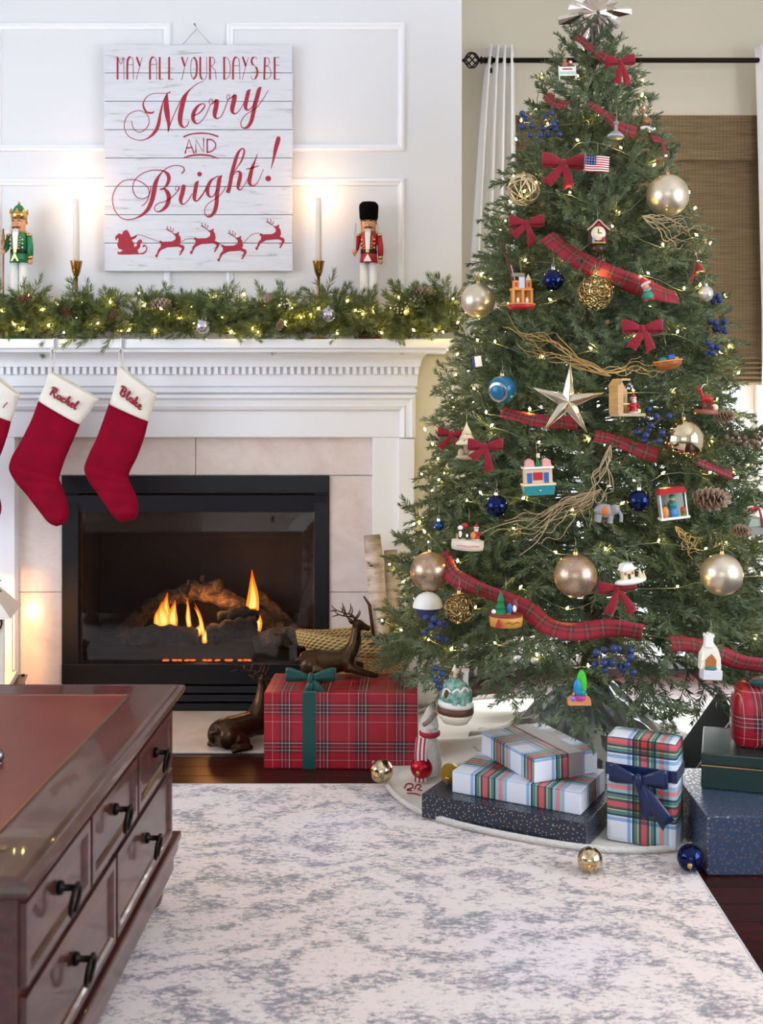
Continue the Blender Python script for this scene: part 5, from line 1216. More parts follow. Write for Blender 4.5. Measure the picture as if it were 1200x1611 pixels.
ball(870, 441, 17, navy_ball, 'navy glass ball just below the wide plaid ribbon', 1.08, capm=silver)
ball(936, 460, 28, carved, 'carved gold filigree ball below the wide plaid ribbon', 1.07)
ball(781, 796, 17.5, navy_ball, 'navy glass ball below the teal shop ornament', 1.07, capm=silver)
ball(1075, 692, 32, champagne_shiny, 'shiny mirrored champagne ball right of the blue berries', 1.05)
ball(1005, 788, 17.5, navy_ball, 'navy glass ball beside the little market booth ornament', 1.06, capm=silver)
ball(905, 906, 34, glitter, 'champagne glitter ball in the middle of the lower tree', 1.06)
ball(676, 899, 31, glitter, 'champagne glitter ball at left edge near birch logs', 1.02)
ball(1135, 904, 33, champagne, 'large satin champagne ball low on the tree at the far side', 1.05)
ball(1110, 462, 12, mat('pearl', 'd6d3cf', .2, .6), 'small pearly silver ball at tree edge against woven shade', 1.02, capm=silver)
ball(722, 957, 24, carved, 'carved gold ball above blue berries low on the tree', 1.02)
ball(690, 827, 8, mat('blue_mirror', '2f4d86', .1, .8), 'tiny blue ball half hidden beside the toy band', .98, capm=silver)
b_ = ball(673, 955, 21, mat('drum_navy', '2a3560', .35), 'white and navy ball at left edge under the glitter ball', 1.0)
MB().lathe([(.0415 * sin(a * pi / 20) * 1.0, .0415 * cos(a * pi / 20)) for a in range(1, 11)], 24).obj('white_upper_half', white_gloss, b_)
v_ = ball(790, 613, 22, mat('teal_ball', '1f6a92', .3, .2), 'teal ball with round silver peep window', 1.05)
rr_ = 22 * v_.location.y / FPX
st0_ = MB().lathe([(.001, rr_ * .80), (rr_ * .45, rr_ * .86), (rr_ * .66, rr_ * .80)], 24).lathe([(rr_ * .62, rr_ * .74), (rr_ * .68, rr_ * .80), (rr_ * .74, rr_ * .74)], 24)
st0_.tf(Matrix.Rotation(radians(105), 4, 'X') @ Matrix.Rotation(radians(0), 4, 'Y')).tf(Matrix.Rotation(-.55, 4, 'Z')).obj('silver_window', mat('silver_lens', 'c6c2c8', .12, 1), v_)
# wire ball
c = TP(824, 298, 1.03); wbm = thing('wire_ball', 'open gold wire ball at the left edge above the bow', 'ornament', c, group='ball ornaments on the tree'); mb = MB(); r = random.Random(3); R_ = 25 * c.y / FPX
for k in range(15):
    ax = Vector((r.gauss(0, 1), r.gauss(0, 1), r.gauss(0, 1))).normalized(); u = ax.orthogonal().normalized(); w = ax.cross(u); h = r.uniform(-.45, .45) * R_; q = sqrt(R_ * R_ - h * h)
    mb.tube([ax * h + u * (q * cos(a * pi / 12)) + w * (q * sin(a * pi / 12)) for a in range(24)], .0014, 5, closed=True)
mb.obj('wire_cage', pale_gold, wbm); MB().cyl((0, 0, R_), .005, .004, .006, 8).obj('cap', gold, wbm)

# ---- glass star
c = TP(893, 632, 1.10); gs = thing('glass_star', 'large five pointed mirrored glass star in the middle of tree', 'ornament', c, (0, radians(4), 0))
R1, R2 = 58 * c.y / FPX, 15 * c.y / FPX
for k in range(5):
    a = pi / 2 + k * 2 * pi / 5; tip = (R1 * cos(a), 0, R1 * sin(a))
    for s in (-1, 1):
        b = a + s * pi / 5; inn = (R2 * cos(b), 0, R2 * sin(b)); mid = ((tip[0] + inn[0]) / 2 * .0, -.020, 0)
        MB().add([mid, tip, inn, (0, .02, 0)], [(0, 1, 2), (3, 2, 1)]).obj('facet', mat('antique_mirror', 'd9d2c4', .18, .9), gs, fixn=False)
    ed = MB()
    for s in (-1, 1):
        b = a + s * pi / 5; ed.tube([tip, (R2 * cos(b), 0, R2 * sin(b))], .0013, 5)
    ed.tube([tip, (0, -.021, 0)], .0012, 5).obj('rim', pale_gold, gs)
MB().tube([(0, 0, R1), (0, .004, R1 + .03)], .0007, 4).obj('hanger', hook_wire, gs)

# ================================================================== TWIG SPRAYS AND BERRIES
twig_m = mat('curly_twig', 'b59d7c', .6, vary=(30, '8c7355', .6)); twig_gold = mat('curly_twig_gold', 'b8975e', .4, .5)
def twigs(a, b, n, spread, label, m, seed, k=1.06):
    A, B = TP(a[0], a[1], k), TP(b[0], b[1], k); t = thing('twig_spray', label, 'twigs', A, group='curly willow sprays'); r = random.Random(seed); d = B - A; L_ = d.length; d.normalize()
    sd = d.cross(Vector((0, -1, 0))).normalized(); nn = sd.cross(d)
    for i in range(n):
        o_ = r.uniform(-1, 1); l = L_ * r.uniform(.65, 1.08); ph = r.uniform(0, 6); pts = []
        for j in range(11):
            u = j / 10; pts.append(d * (l * u) + sd * (1.25 * spread * o_ * u ** .8 + .016 * sin(u * 10 + ph) * u + .006 * sin(u * 23 + ph * 3) * u) + nn * (.016 * cos(u * 9 + ph * 2) * u + .01 * r.uniform(-1, 1) * u))
        q = catmull([tuple(p) for p in pts], 3); MB().tube(q, [.0018 - .0010 * j / (len(q) - 1) for j in range(len(q))], 5).obj('twig', m, t)
twigs((960, 592), (800, 505), 11, .035, 'gold curly twigs sweeping above the glass star', twig_gold, 1)
twigs((940, 585), (1040, 572), 5, .02, 'gold twig ends reaching towards the boat ornament', twig_gold, 2)
twigs((945, 770), (785, 860), 12, .05, 'pale curly twigs on the middle tree pointing down left', twig_m, 3)
twigs((1010, 340), (1095, 375), 10, .05, 'pale curly twigs below the high champagne ball', twig_m, 4)
twigs((1062, 828), (1098, 875), 7, .02, 'small bunch of gold twigs above low champagne ball', twig_gold, 5)
twigs((960, 700), (930, 810), 7, .03, 'tangled pale twigs beside the elephant ornament', twig_m, 6)
berry_m = mat('blueberry', '22386a', .3, vary=(150, '16244a', .6)); brown_berry = mat('brown_berry', '6d5145', .5)
def berries(c, n, sx, sz, label, m, seed, k=1.08, r0=.0092, ang=0):
    C0 = TP(c[0], c[1], k); t = thing('berry_spray', label, 'berries', C0, (0, ang, 0), group='berry sprays on the tree'); r = random.Random(seed); got = []
    tries = 0
    while len(got) < n and tries < 900:
        tries += 1; p = Vector((r.uniform(-1, 1) * sx, r.uniform(-.018, .012), r.uniform(-1, 1) * sz))
        if all((p - q).length > r0 * 1.9 for q in got): got.append(p)
    MB().tube([(-sx * 1.1, .02, -sz * .3), (0, .008, 0), (sx, .0, sz * .3)], .0015, 5).obj('stem', mat('berry_stem', '6a4632', .6), t)
    me = MB().sph((0, 0, 0), r0, 12, 8).mesh('berry', m)
    for p in got:
        put('berry', me, t, p)
    sk = MB()
    for p in got: sk.tube([(p.x * .6, .008, p.z * .3), tuple(p)], .0007, 4)
    sk.obj('stalks', mat('berry_stem'), t)
berries((852, 196), 15, .062, .034, 'blue berry spray high on the left side of the tree', berry_m, 1)
berries((685, 985), 9, .03, .042, 'blue berry spray on lower left branches under carved ball', berry_m, 2)
berries((690, 1065), 4, .012, .03, 'few blue berries low above the striped plush toy', berry_m, 3)
berries((965, 1036), 15, .05, .032, 'blue berry spray at lower centre above the rainbow tree', berry_m, 4)
berries((1128, 470), 4, .014, .012, 'small blue berry cluster at tree edge against the shade', berry_m, 5, 1.02)
berries((1130, 512), 7, .026, .018, 'blue berry cluster at the tree edge beside the boat ornament', berry_m, 6, 1.02)
berries((1120, 548), 5, .018, .016, 'lowest blue berry cluster at the tree edge by the window', berry_m, 7, 1.02)
berries((1025, 668), 11, .045, .05, 'blue berry spray under the wooden workshop ornament', berry_m, 8, 1.05, ang=-.2)
berries((1172, 692), 13, .07, .02, 'brown berry spray reaching out against the bright window', brown_berry, 9, 1.02)
for x, y, s, l in ((1118, 785, 1.5, 'frosted pinecone on the tree beside the market booth'), (1140, 655, .9, 'frosted pinecone at tree edge by red deer sleigh'), (1165, 835, .8, 'frosted pinecone near the lower window side')):
    pinecone(x, y, s, 1, l, TP(x, y, 1.03).y, 'pinecones on the tree', rot=(1.2, 1.4, .3))
# ================================================================== FIGURINE ORNAMENTS (millimetres, front towards -y, origin at bottom centre)
def fig(name, label, px, py, parts, h, rz=0, ry=0, k=1.08, cat='ornament', mm=.001, hang=True, at=None, group='figurine ornaments on the tree'):
    c = at if at is not None else TP(px, py - 8, k); c = c.copy(); c.z = P(px, py, c.y).z if at is None else c.z
    t = thing(name, label, cat, c, (0, ry, rz), group=group); made = {}
    for pt in parts:
        pn, kind, a, m = pt[:4]; parent = made.get(pt[4]) if len(pt) > 4 else None
        mb = MB(); a = [([tuple(q_ * mm for q_ in q) if isinstance(q, tuple) else q * mm for q in v] if isinstance(v, list) else v * mm) for v in a]
        if kind == 'b': mb.cbox(a[:3], a[3:6], .08 * min(a[3:6]))
        elif kind == 's': mb.sph(a[:3], a[3:6] if len(a) > 4 else a[3], 14, 10)
        elif kind == 'c': mb.cyl(a[:3], a[3], a[4], a[5], 14)
        elif kind == 'l': mb.lathe(a[1:] if not isinstance(a[0], list) else a[0], 16, (a[1], a[2], a[3]) if isinstance(a[0], list) and len(a) > 3 else (0, 0, 0))
        elif kind == 'p': mb.prism(a[0], a[1], a[2])
        elif kind == 't': mb.tube(catmull(a[0], 5), a[1], 8)
        made[pn] = mb.obj(pn, m, parent or t)
    if hang: MB().tube([(0, 0, h * mm), (0, .003, h * mm + .02), (.0, .014, h * mm + .034)], .0007, 4).obj('hanger', hook_wire, t)
    return t
def santa(x, y, z, s):                 # small gift-bringer figure: robe, beard, face, hat
    return [('robe', 'l', [[(.1, z), (7 * s, z), (7.5 * s, z + 3 * s), (5 * s, z + 14 * s), (3 * s, z + 18 * s), (.1, z + 19 * s)], x, y, 0], red_paint), ('fur_hem', 'c', [x, y, z, 7.8 * s, 7.8 * s, 2.6 * s], white_fur), ('arm', 't', [[(x - 4 * s, y, z + 15 * s), (x - 7 * s, y - 3 * s, z + 11 * s), (x - 4 * s, y - 7 * s, z + 10 * s)], 2 * s], red_paint), ('arm', 't', [[(x + 4 * s, y, z + 15 * s), (x + 7 * s, y - 3 * s, z + 11 * s), (x + 4 * s, y - 7 * s, z + 10 * s)], 2 * s], red_paint),
            ('head', 's', [x, y, z + 21 * s, 4.2 * s], skin_paint), ('beard', 's', [x, y - 2.2 * s, z + 18 * s, 3.8 * s, 2.8 * s, 4 * s], white_fur), ('hat', 'l', [[(4.4 * s, z + 23 * s), (3 * s, z + 27 * s), (.1, z + 30 * s)], x, y, 0], red_paint), ('hat_fur', 'c', [x, y, z + 22 * s, 4.8 * s, 4.8 * s, 2 * s], white_fur)]
fig('sign_ornament', 'white gingerbread welcome sign ornament near the tree top', 893, 125, [('sign_board', 'b', [0, 0, 24, 52, 3, 26], white_gloss), ('sign_band', 'b', [0, -2, 19, 46, 1, 8], mat('mint', 'a8cfc0', .4)), ('red_line', 'b', [0, -2, 30, 30, 1, 4], red_paint), ('post', 'c', [-25, 0, 0, 2, 2, 40], white_gloss), ('post', 'c', [25, 0, 0, 2, 2, 40], white_gloss), ('gingerbread_body', 's', [-6, 0, 44, 8, 4, 9], mat('gingerbread', '9a6a4e', .6)), ('gingerbread_head', 's', [-6, 0, 56, 6, 4, 6], mat('gingerbread')), ('lollipop', 's', [11, 0, 50, 7, 3, 7], red_paint), ('lollipop_swirl', 's', [11, -2, 50, 4, 1.6, 4], white_gloss)], 60, .15, -.06, 1.12)
fl_ = fig('flag_ornament', 'small waving stars and stripes flag ornament', 938, 272, [('pole', 'c', [-34, 0, -6, 1.3, 1.3, 62], silver)], 56, 0, .06, 1.12)
rows = lambda x0, x1, z0, z1: [[((x0 + (x1 - x0) * i / 8) * .001, (.003 * sin(((x0 + (x1 - x0) * i / 8) + 33) * .11)) - .001, z * .001) for z in (z0, z1)] for i in range(9)]
for k in range(7):
    z0 = 2 + k * 6.4; long_ = k < 3
    for cc, (a, b) in ((red_paint, (z0, z0 + 3.2)), (white_gloss, (z0 + 3.2, z0 + 6.4))):
        MB().grid(rows(-33 if long_ else -3, 34, a, b)).obj('stripe', cc, fl_, fixn=False).modifiers.new('thick', 'SOLIDIFY').thickness = .0012
MB().grid(rows(-33, -3, 21, 47)).obj('canton', mat('flag_blue', '2a3568', .5), fl_, fixn=False).modifiers.new('thick', 'SOLIDIFY').thickness = .0012
for i in range(4):
    for j in range(3): MB().sph(((-30 + i * 7.4) * .001, -.0045 + .003 * sin((3 + i * 7.4) * .11), (26 + j * 8) * .001), .0014, 6, 4).obj('star', white_gloss, fl_)
fig('bell_tower_ornament', 'grey spired tower ornament below upper plaid ribbon', 968, 217, [('skirt_base', 'l', [[(.1, 0), (22, 0), (23, 4), (16, 14), (9, 18), (.1, 18)], 0, 0, 0], gray_paint), ('band', 'l', [[(22, 3), (24, 3), (22, 8), (20, 8)], 0, 0, 0], mat('pale_blue', '9fb4c4', .4)), ('column', 'c', [0, 0, 18, 5, 5, 24], mat('rose_grey', 'b39a94', .5)), ('dome', 's', [0, 0, 43, 8, 8, 5], gray_paint), ('spire', 'c', [0, 0, 46, 3, .5, 14], gray_paint)], 60, 0, .05, 1.10)
fig('giraffe_ornament', 'brown spotted giraffe ornament with white pot at upper edge', 1018, 203, [('body', 's', [0, 0, 24, 14, 9, 11], mat('giraffe_tan', 'a97a58', .6, vary=(220, '6e3f2a', .9))), ('neck', 't', [[(-6, 0, 28), (-12, -2, 42), (-16, -2, 56)], 5], mat('giraffe_tan')), ('head', 's', [-20, -3, 60, 8, 5, 5], mat('giraffe_tan')), ('ear', 's', [-14, -2, 64, 2, 2, 4], mat('giraffe_tan')), ('leg', 'c', [-7, 0, 2, 3, 4, 18], mat('giraffe_tan')), ('leg', 'c', [8, 0, 2, 3, 4, 18], mat('giraffe_tan')), ('snow_base', 's', [2, 0, 2, 26, 10, 7], white_gloss), ('white_scarf', 't', [[(-12, -4, 40), (-9, -7, 38), (-5, -4, 36)], 3], white_gloss)], 66, .3, 0, 1.05)
fig('clock_ornament', 'dark brown cuckoo clock ornament with pendulum', 940, 398, [('case', 'p', [[(-24, 22), (24, 22), (26, 62), (0, 84), (-26, 62)], -10, 10], mat('walnut', '3b2016', .4)), ('roof', 'p', [[(-32, 58), (0, 88), (32, 58), (28, 55), (0, 80), (-28, 55)], -14, 12], mat('walnut')), ('dial', 'l', [[(.1, 2), (19, 2), (20, 0)], 0, 0, 0], cream_gloss), ('ledge', 'b', [0, -12, 26, 36, 10, 5], gold), ('drum', 'l', [[(.1, 0), (14, 2), (18, 10), (16, 22), (.1, 23)], 0, 0, 0], mat('walnut')), ('pendulum', 'c', [0, -4, -22, 1.2, 1.2, 24], brass), ('figure', 's', [-14, -13, 33, 4, 3, 7], mat('lavender', '8c86b4', .5)), ('figure', 's', [14, -13, 34, 4, 3, 8], red_paint), ('bird', 's', [0, -14, 74, 5, 4, 4], red_paint), ('snow_edge', 't', [[(-31, -14, 60), (-14, -14, 74), (0, -14, 87), (14, -14, 74), (31, -14, 60)], 2.2], pink_paint)], 90, 0, 0, 1.10)
dl = [o for o in bpy.data.objects if o.name.startswith('dial')][-1]; dl.rotation_euler = (pi / 2, 0, 0); dl.location = (0, -.0105, .052)
hn = MB().box(-.001, .001, -.0145, -.0135, .052, .064).box(-.001, .009, -.0145, -.0135, .051, .053).obj('clock_hand', black_gloss, dl.parent)
fig('toy_shop_ornament', 'orange castle toy shop ornament on a red curved base', 820, 486, [('base', 'l', [[(.1, 0), (34, 0), (38, 6), (36, 12), (.1, 13)], 0, 0, 0], red_paint), ('rail', 'l', [[(36, 10), (39, 10), (39, 14), (36, 14)], 0, 0, 0], orange_paint), ('column', 'b', [-26, -8, 32, 7, 8, 40], orange_paint), ('column', 'b', [0, -12, 32, 7, 8, 40], orange_paint), ('column', 'b', [26, -8, 32, 7, 8, 40], orange_paint), ('arch_floor', 'b', [0, 0, 53, 60, 26, 6], orange_paint), ('back_wall', 'b', [0, 12, 34, 54, 3, 40], mat('amber', 'b3742a', .5)), ('tower', 'b', [-17, -2, 66, 15, 14, 22], orange_paint), ('tower', 'b', [19, -2, 66, 16, 14, 24], orange_paint), ('spire', 'c', [19, -2, 78, 9, .5, 18], cream_gloss), ('slide', 'b', [-1, -6, 70, 16, 5, 34], mat('ice_blue', 'c8ccdc', .3)), ('window', 'b', [18, -10, 66, 6, 1.5, 12], red_paint), ('window', 'b', [-17, -10, 66, 6, 1.5, 12], red_paint), ('roof_sign', 'b', [-8, 4, 94, 36, 6, 10], mat('taupe', '8d7c70', .6)), ('doll', 's', [13, -8, 22, 5, 4, 9], white_gloss), ('doll', 's', [-13, -8, 22, 5, 4, 9], cream_gloss)], 98, .2, 0, 1.08)
el_ = fig('elf_ornament', 'elf in green tunic with red and white cap ornament', 1020, 472, [('tunic', 'l', [[(.1, 0), (15, 2), (17, 12), (9, 26), (.1, 28)], 0, 0, 0], mat('sea_green', '2f8a6a', .4)), ('shoe', 's', [-10, -8, 0, 8, 5, 4], red_paint), ('shoe', 's', [8, -8, 0, 8, 5, 4], red_paint), ('scarf', 't', [[(-9, -6, 28), (0, -10, 26), (10, -6, 30)], 4], gray_paint), ('head', 's', [-2, -2, 38, 10, 9, 10], skin_paint), ('fur_brim', 't', [[(-13, -6, 40), (-2, -13, 45), (11, -6, 47)], 3.6], white_fur), ('cap', 'l', [[(11, 45), (9, 54), (3, 63), (.1, 66)], -4, 0, 0], red_paint), ('pompom', 's', [-10, -2, 66, 5], white_fur), ('candy_stripe', 't', [[(14, -4, 40), (18, -4, 26), (17, -4, 12)], 1.6], red_paint)], 66, 0, -.2, 1.06)
fig('red_bell_ornament', 'small red hat ornament at the tree edge against shade', 1100, 430, [('hat', 'l', [[(15, 4), (10, 18), (.1, 34)], 0, 0, 0], red_velvet), ('brim', 'l', [[(14, 0), (17, 0), (17, 6), (14, 6)], 0, 0, 0], gold), ('pompom', 's', [0, 0, 35, 3], white_fur), ('ribbon', 't', [[(-14, -4, 8), (-22, -4, -6), (-26, -3, -22)], 3.4], red_velvet)], 38, 0, -.15, 1.02)
wk = [('floor', 'b', [4, 0, 4, 80, 44, 8], mat('pale_wood', 'b59a78', .6)), ('side_wall', 'p', [[(-38, 8), (-22, 8), (-22, 84), (-30, 92), (-38, 78)], -22, 22], tan_wood), ('back_wall', 'p', [[(-24, 8), (14, 8), (14, 66), (-4, 92), (-24, 82)], 18, 22], tan_wood), ('roof_board', 'p', [[(-40, 78), (-26, 97), (0, 97), (-2, 92), (-24, 92), (-37, 75)], -22, 24], tan_wood), ('workbench', 'b', [-8, -4, 32, 32, 14, 3], cream_gloss), ('bench_leg', 'b', [-20, -4, 20, 4, 8, 22], orange_paint), ('bench_leg', 'b', [4, -4, 20, 4, 8, 22], orange_paint), ('green_sack', 's', [-10, 8, 46, 8, 6, 13], green_paint), ('lamp', 's', [-2, -14, 82, 8, 7, 7], mat('pewter')), ('toy_block', 'b', [28, -12, 14, 9, 9, 9], gold)]
fig('workshop_ornament', 'wooden workshop ornament with red robed figure at a bench', 985, 655, wk + santa(16, -8, 8, 1.75), 98, .35, 0, 1.12)
fig('sleigh_ornament', 'red reindeer on wooden sleigh base ornament by the window', 1110, 652, [('base', 'l', [[(.1, 0), (30, 0), (33, 5), (30, 13), (.1, 13)], 0, 0, 0], mat('sleigh_wood', '8a5a42', .5)), ('deer_body', 's', [2, 0, 42, 15, 7, 9], red_paint), ('deer_neck', 't', [[(-8, 0, 46), (-14, 0, 56), (-16, 0, 64)], 4], red_paint), ('deer_head', 's', [-21, 0, 66, 8, 5, 5], red_paint), ('leg', 'c', [-6, 0, 12, 2.6, 3.4, 26], red_paint), ('leg', 'c', [12, 0, 12, 2.6, 3.4, 26], red_paint), ('antler', 't', [[(-15, 0, 69), (-10, -4, 78), (-3, -4, 80)], 1.4], white_gloss), ('sack', 's', [22, -4, 20, 9, 8, 9], cream_gloss), ('parcel', 'b', [12, -12, 18, 10, 8, 10], red_velvet)], 76, -.2, .05, 1.04)
fig('boat_ornament', 'wooden row boat ornament in orange and brown stripes', 1052, 582, [('hull', 'l', [[(.1, 0), (18, 2), (34, 12), (38, 24), (35, 24), (30, 14), (.1, 8)], 0, 0, 0], mat('boat_wood', 'a8622e', .4, vary=(40, '6e3a1c', .6, (1, 1, 8)))), ('rim', 'l', [[(36, 22), (39, 22), (39, 26), (36, 26)], 0, 0, 0], orange_paint), ('deck', 'c', [0, 0, 18, 34, 34, 2], brown_wood), ('cushion', 's', [-14, -8, 27, 11, 8, 8], teal_paint), ('parcel', 'b', [8, -10, 30, 16, 12, 18], blue_paint), ('parcel', 'b', [12, 4, 40, 14, 12, 34], black_gloss), ('parcel', 'b', [20, -12, 26, 10, 8, 12], orange_paint)], 60, 0, -.12, 1.08)
fig('shop_ornament', 'teal based shop front ornament with snowy roof', 847, 778, [('base', 'p', [[(-36, 0), (36, 0), (40, 24), (-40, 24)], -22, 22], teal_paint), ('plinth', 'b', [0, 0, 27, 84, 46, 5], cream_gloss), ('wall', 'b', [0, 4, 48, 72, 30, 38], mat('shop_pink', 'd9b9a2', .5)), ('roof', 'b', [0, 2, 70, 78, 38, 5], white_gloss), ('gable', 'p', [[(-34, 72), (-10, 72), (-12, 88), (-22, 94), (-32, 88)], -12, 8], pink_paint), ('gable', 'p', [[(10, 72), (34, 72), (32, 88), (22, 94), (12, 88)], -12, 8], pink_paint), ('door', 'b', [-24, -12, 44, 12, 2, 26], blue_paint), ('door', 'b', [20, -12, 44, 12, 2, 26], blue_paint), ('shop_window', 'b', [-2, -12, 48, 24, 2, 20], red_paint), ('small_tree', 'c', [0, -4, 72, 9, .5, 26], green_paint), ('chimney', 'b', [4, 6, 100, 8, 8, 12], cream_gloss), ('brass_stud', 's', [0, -22, 12, 3], silver)], 106, .1, -.04, 1.10)
fig('cream_tree_ornament', 'cream carved fir tree ornament above beige village', 734, 720, [('tier', 'l', [[(.1, 36), (30, 36), (31, 40), (14, 56), (.1, 56)], 0, 0, 0], cream_gloss), ('tier', 'l', [[(.1, 52), (22, 52), (10, 70), (.1, 70)], 0, 0, 0], cream_gloss), ('tier', 'l', [[(.1, 66), (15, 66), (4, 88), (.1, 100)], 0, 0, 0], cream_gloss), ('trunk', 'c', [0, 0, 12, 9, 9, 26], mat('beige_clay', 'b8a68e', .6)), ('figurine', 's', [-16, -4, 12, 9, 8, 14], mat('beige_clay')), ('figurine', 's', [14, -4, 10, 9, 8, 12], mat('beige_clay')), ('base', 's', [0, 0, 2, 30, 18, 8], mat('beige_clay')), ('red_dot', 's', [-8, -22, 48, 2], red_paint), ('red_dot', 's', [8, -20, 48, 2], red_paint), ('red_dot', 's', [0, -13, 64, 2], red_paint)], 100, 0, 0, 1.02)
fig('band_ornament', 'white drum ornament carrying a small red robed band', 735, 864, [('base', 'l', [[(.1, 0), (42, 0), (44, 10), (43, 24), (.1, 26)], 0, 0, 0], mat('base_ivory', 'd9cdbd', .5)), ('red_script', 't', [[(-30, -31, 12), (-16, -40, 14), (0, -44.5, 12), (16, -41, 14), (28, -33, 12)], 2.2], pink_paint)] + santa(20, -6, 26, 1.5) + [('guitar', 's', [12, -20, 40, 7, 3, 9], orange_paint), ('penguin', 's', [-22, -4, 40, 8, 7, 14], black_gloss), ('penguin_belly', 's', [-22, -10, 40, 5, 3, 9], white_gloss), ('penguin_face', 's', [-22, -2, 56, 7], white_gloss), ('drummer', 's', [-4, -12, 38, 7, 6, 11], black_gloss), ('drummer_face', 's', [-4, -15, 38, 4, 4, 6], white_gloss), ('red_bird', 's', [-10, 4, 62, 8, 6, 8], red_paint), ('gold_horn', 'c', [-30, -14, 30, 2, 5, 12], gold)], 72, 0, .06, 1.04)
fig('booth_ornament', 'market booth ornament with red awning and blue dressed seller', 1060, 816, [('floor', 'b', [0, 0, 3, 74, 40, 6], white_gloss), ('post', 'c', [-32, -14, 6, 2.2, 2.2, 62], white_gloss), ('post', 'c', [32, -14, 6, 2.2, 2.2, 62], white_gloss), ('back_wall', 'b', [0, 16, 36, 66, 3, 62], mat('booth_grey', '9aa39c', .6)), ('awning', 'p', [[(-36, 66), (36, 66), (30, 80), (-30, 80)], -22, 18], red_paint), ('skirt', 'l', [[(.1, 6), (11, 6), (8, 28), (.1, 28)], 0, -6, 0], mat('sky_blue', '3f8ac4', .4)), ('bodice', 'l', [[(.1, 28), (9, 28), (8, 44), (.1, 46)], 0, -6, 0], teal_paint), ('head', 's', [0, -6, 52, 7], skin_paint), ('cap', 's', [0, -6, 57, 8, 8, 6], green_paint), ('basket', 's', [-22, -10, 20, 9, 8, 15], orange_paint), ('pot', 's', [24, -10, 20, 8, 8, 9], mat('terracotta', 'a8502e', .5)), ('pot_foot', 'c', [24, -10, 6, 6, 8, 8], mat('olive', '6f7a34', .5))], 80, 0, -.12, 1.07)
fig('elephant_ornament', 'grey elephant ornament with orange saddle cloth', 950, 822, [('body', 's', [0, 0, 30, 28, 16, 18], gray_paint), ('head', 's', [24, -2, 36, 13, 12, 13], gray_paint), ('trunk', 't', [[(32, -6, 34), (40, -8, 22), (41, -8, 6)], 4.6], gray_paint), ('ear', 's', [18, -12, 36, 8, 2.5, 11], mat('ear_grey', '7d7b80', .6)), ('leg', 'c', [-16, -6, 0, 7, 8, 20], gray_paint), ('leg', 'c', [14, -6, 0, 7, 8, 20], gray_paint), ('leg', 'c', [-16, 8, 0, 7, 8, 20], gray_paint), ('leg', 'c', [14, 8, 0, 7, 8, 20], gray_paint), ('saddle_cloth', 's', [-2, -3, 30, 15, 15, 15], mat('saddle_orange', 'c96a2e', .6))], 46, 0, .1, 1.05)
fig('tent_boat_ornament', 'orange boat shaped ornament with green fir and birds', 796, 984, [('hull', 'l', [[(.1, 0), (40, 0), (42, 14), (43, 26), (.1, 27)], 0, 0, 0], mat('hull_amber', 'cf9240', .45)), ('red_deck', 'l', [[(.1, 30), (42, 30), (44, 26), (42, 25)], 0, 0, 0], mat('deck_red', '7c2a22', .4)), ('tent_door', 'p', [[(-31, 3), (-15, 3), (-23, 24)], -45, -34], red_paint), ('fir_tier', 'c', [-14, 0, 30, 17, 8, 20], green_paint), ('fir_tier', 'c', [-14, 0, 46, 13, 5, 18], green_paint), ('fir_tier', 'c', [-14, 0, 62, 9, .5, 26], green_paint), ('blue_bird', 's', [8, -8, 44, 7, 6, 14], blue_paint), ('red_bird', 's', [22, -4, 50, 8, 7, 18], mat('cardinal', '7c2430', .4)), ('bird_belly', 's', [20, -11, 44, 5, 3, 9], white_gloss), ('yellow_feet', 'b', [4, -14, 32, 10, 8, 4], gold), ('snowball', 's', [-32, -8, 36, 6], white_gloss), ('hull_script', 't', [[(-6, -43, 12), (4, -44, 16), (12, -43, 11), (22, -39, 15), (32, -31, 12)], .8], brown_wood)], 88, 0, 0, 1.08)
fig('village_ornament', 'small cream village house ornament above the lower bow', 992, 918, [('snow_base', 's', [0, 0, 6, 42, 22, 9], white_gloss), ('house', 'b', [-6, 0, 26, 30, 20, 26], cream_gloss), ('roof', 'p', [[(-26, 36), (14, 36), (4, 52), (-16, 52)], -13, 13], white_gloss), ('door', 'b', [-6, -10.5, 20, 7, 2, 14], brown_wood), ('window', 'b', [-15, -10.5, 28, 6, 2, 7], mat('warm_window', 'b0683a', .4)), ('window', 'b', [4, -10.5, 28, 6, 2, 7], mat('warm_window')), ('small_tree', 'c', [26, -4, 10, 8, .5, 26], cream_gloss), ('small_tree', 'c', [36, -2, 8, 6, .5, 20], cream_gloss)], 54, .2, -.12, 1.07)
fig('rainbow_tree_ornament', 'rainbow coloured tree in a terracotta pot ornament', 911, 1108, [('pot', 'p', [[(-28, 0), (28, 0), (26, 16), (12, 20), (-18, 20), (-28, 14)], -12, 12], mat('peach_clay', 'd08a5a', .6)), ('green_plume', 's', [6, 2, 50, 13, 10, 34], mat('neon_green', '3fbf2e', .5, bump=(300, .8, .003))), ('blue_swirl', 's', [-6, -8, 42, 10, 8, 22], mat('azure', '1f86b8', .4)), ('teal_swirl', 's', [2, -10, 30, 14, 8, 10], teal_paint), ('pink_swirl', 's', [0, -10, 18, 15, 8, 8], mat('magenta', 'b8348c', .4)), ('violet_swirl', 's', [-15, -8, 16, 9, 7, 7], mat('violet', '8f76c8', .4)), ('gold_bead', 's', [14, -11, 26, 3], gold), ('gold_bead', 's', [-15, -11, 28, 3], gold)], 84, 0, 0, 1.06)
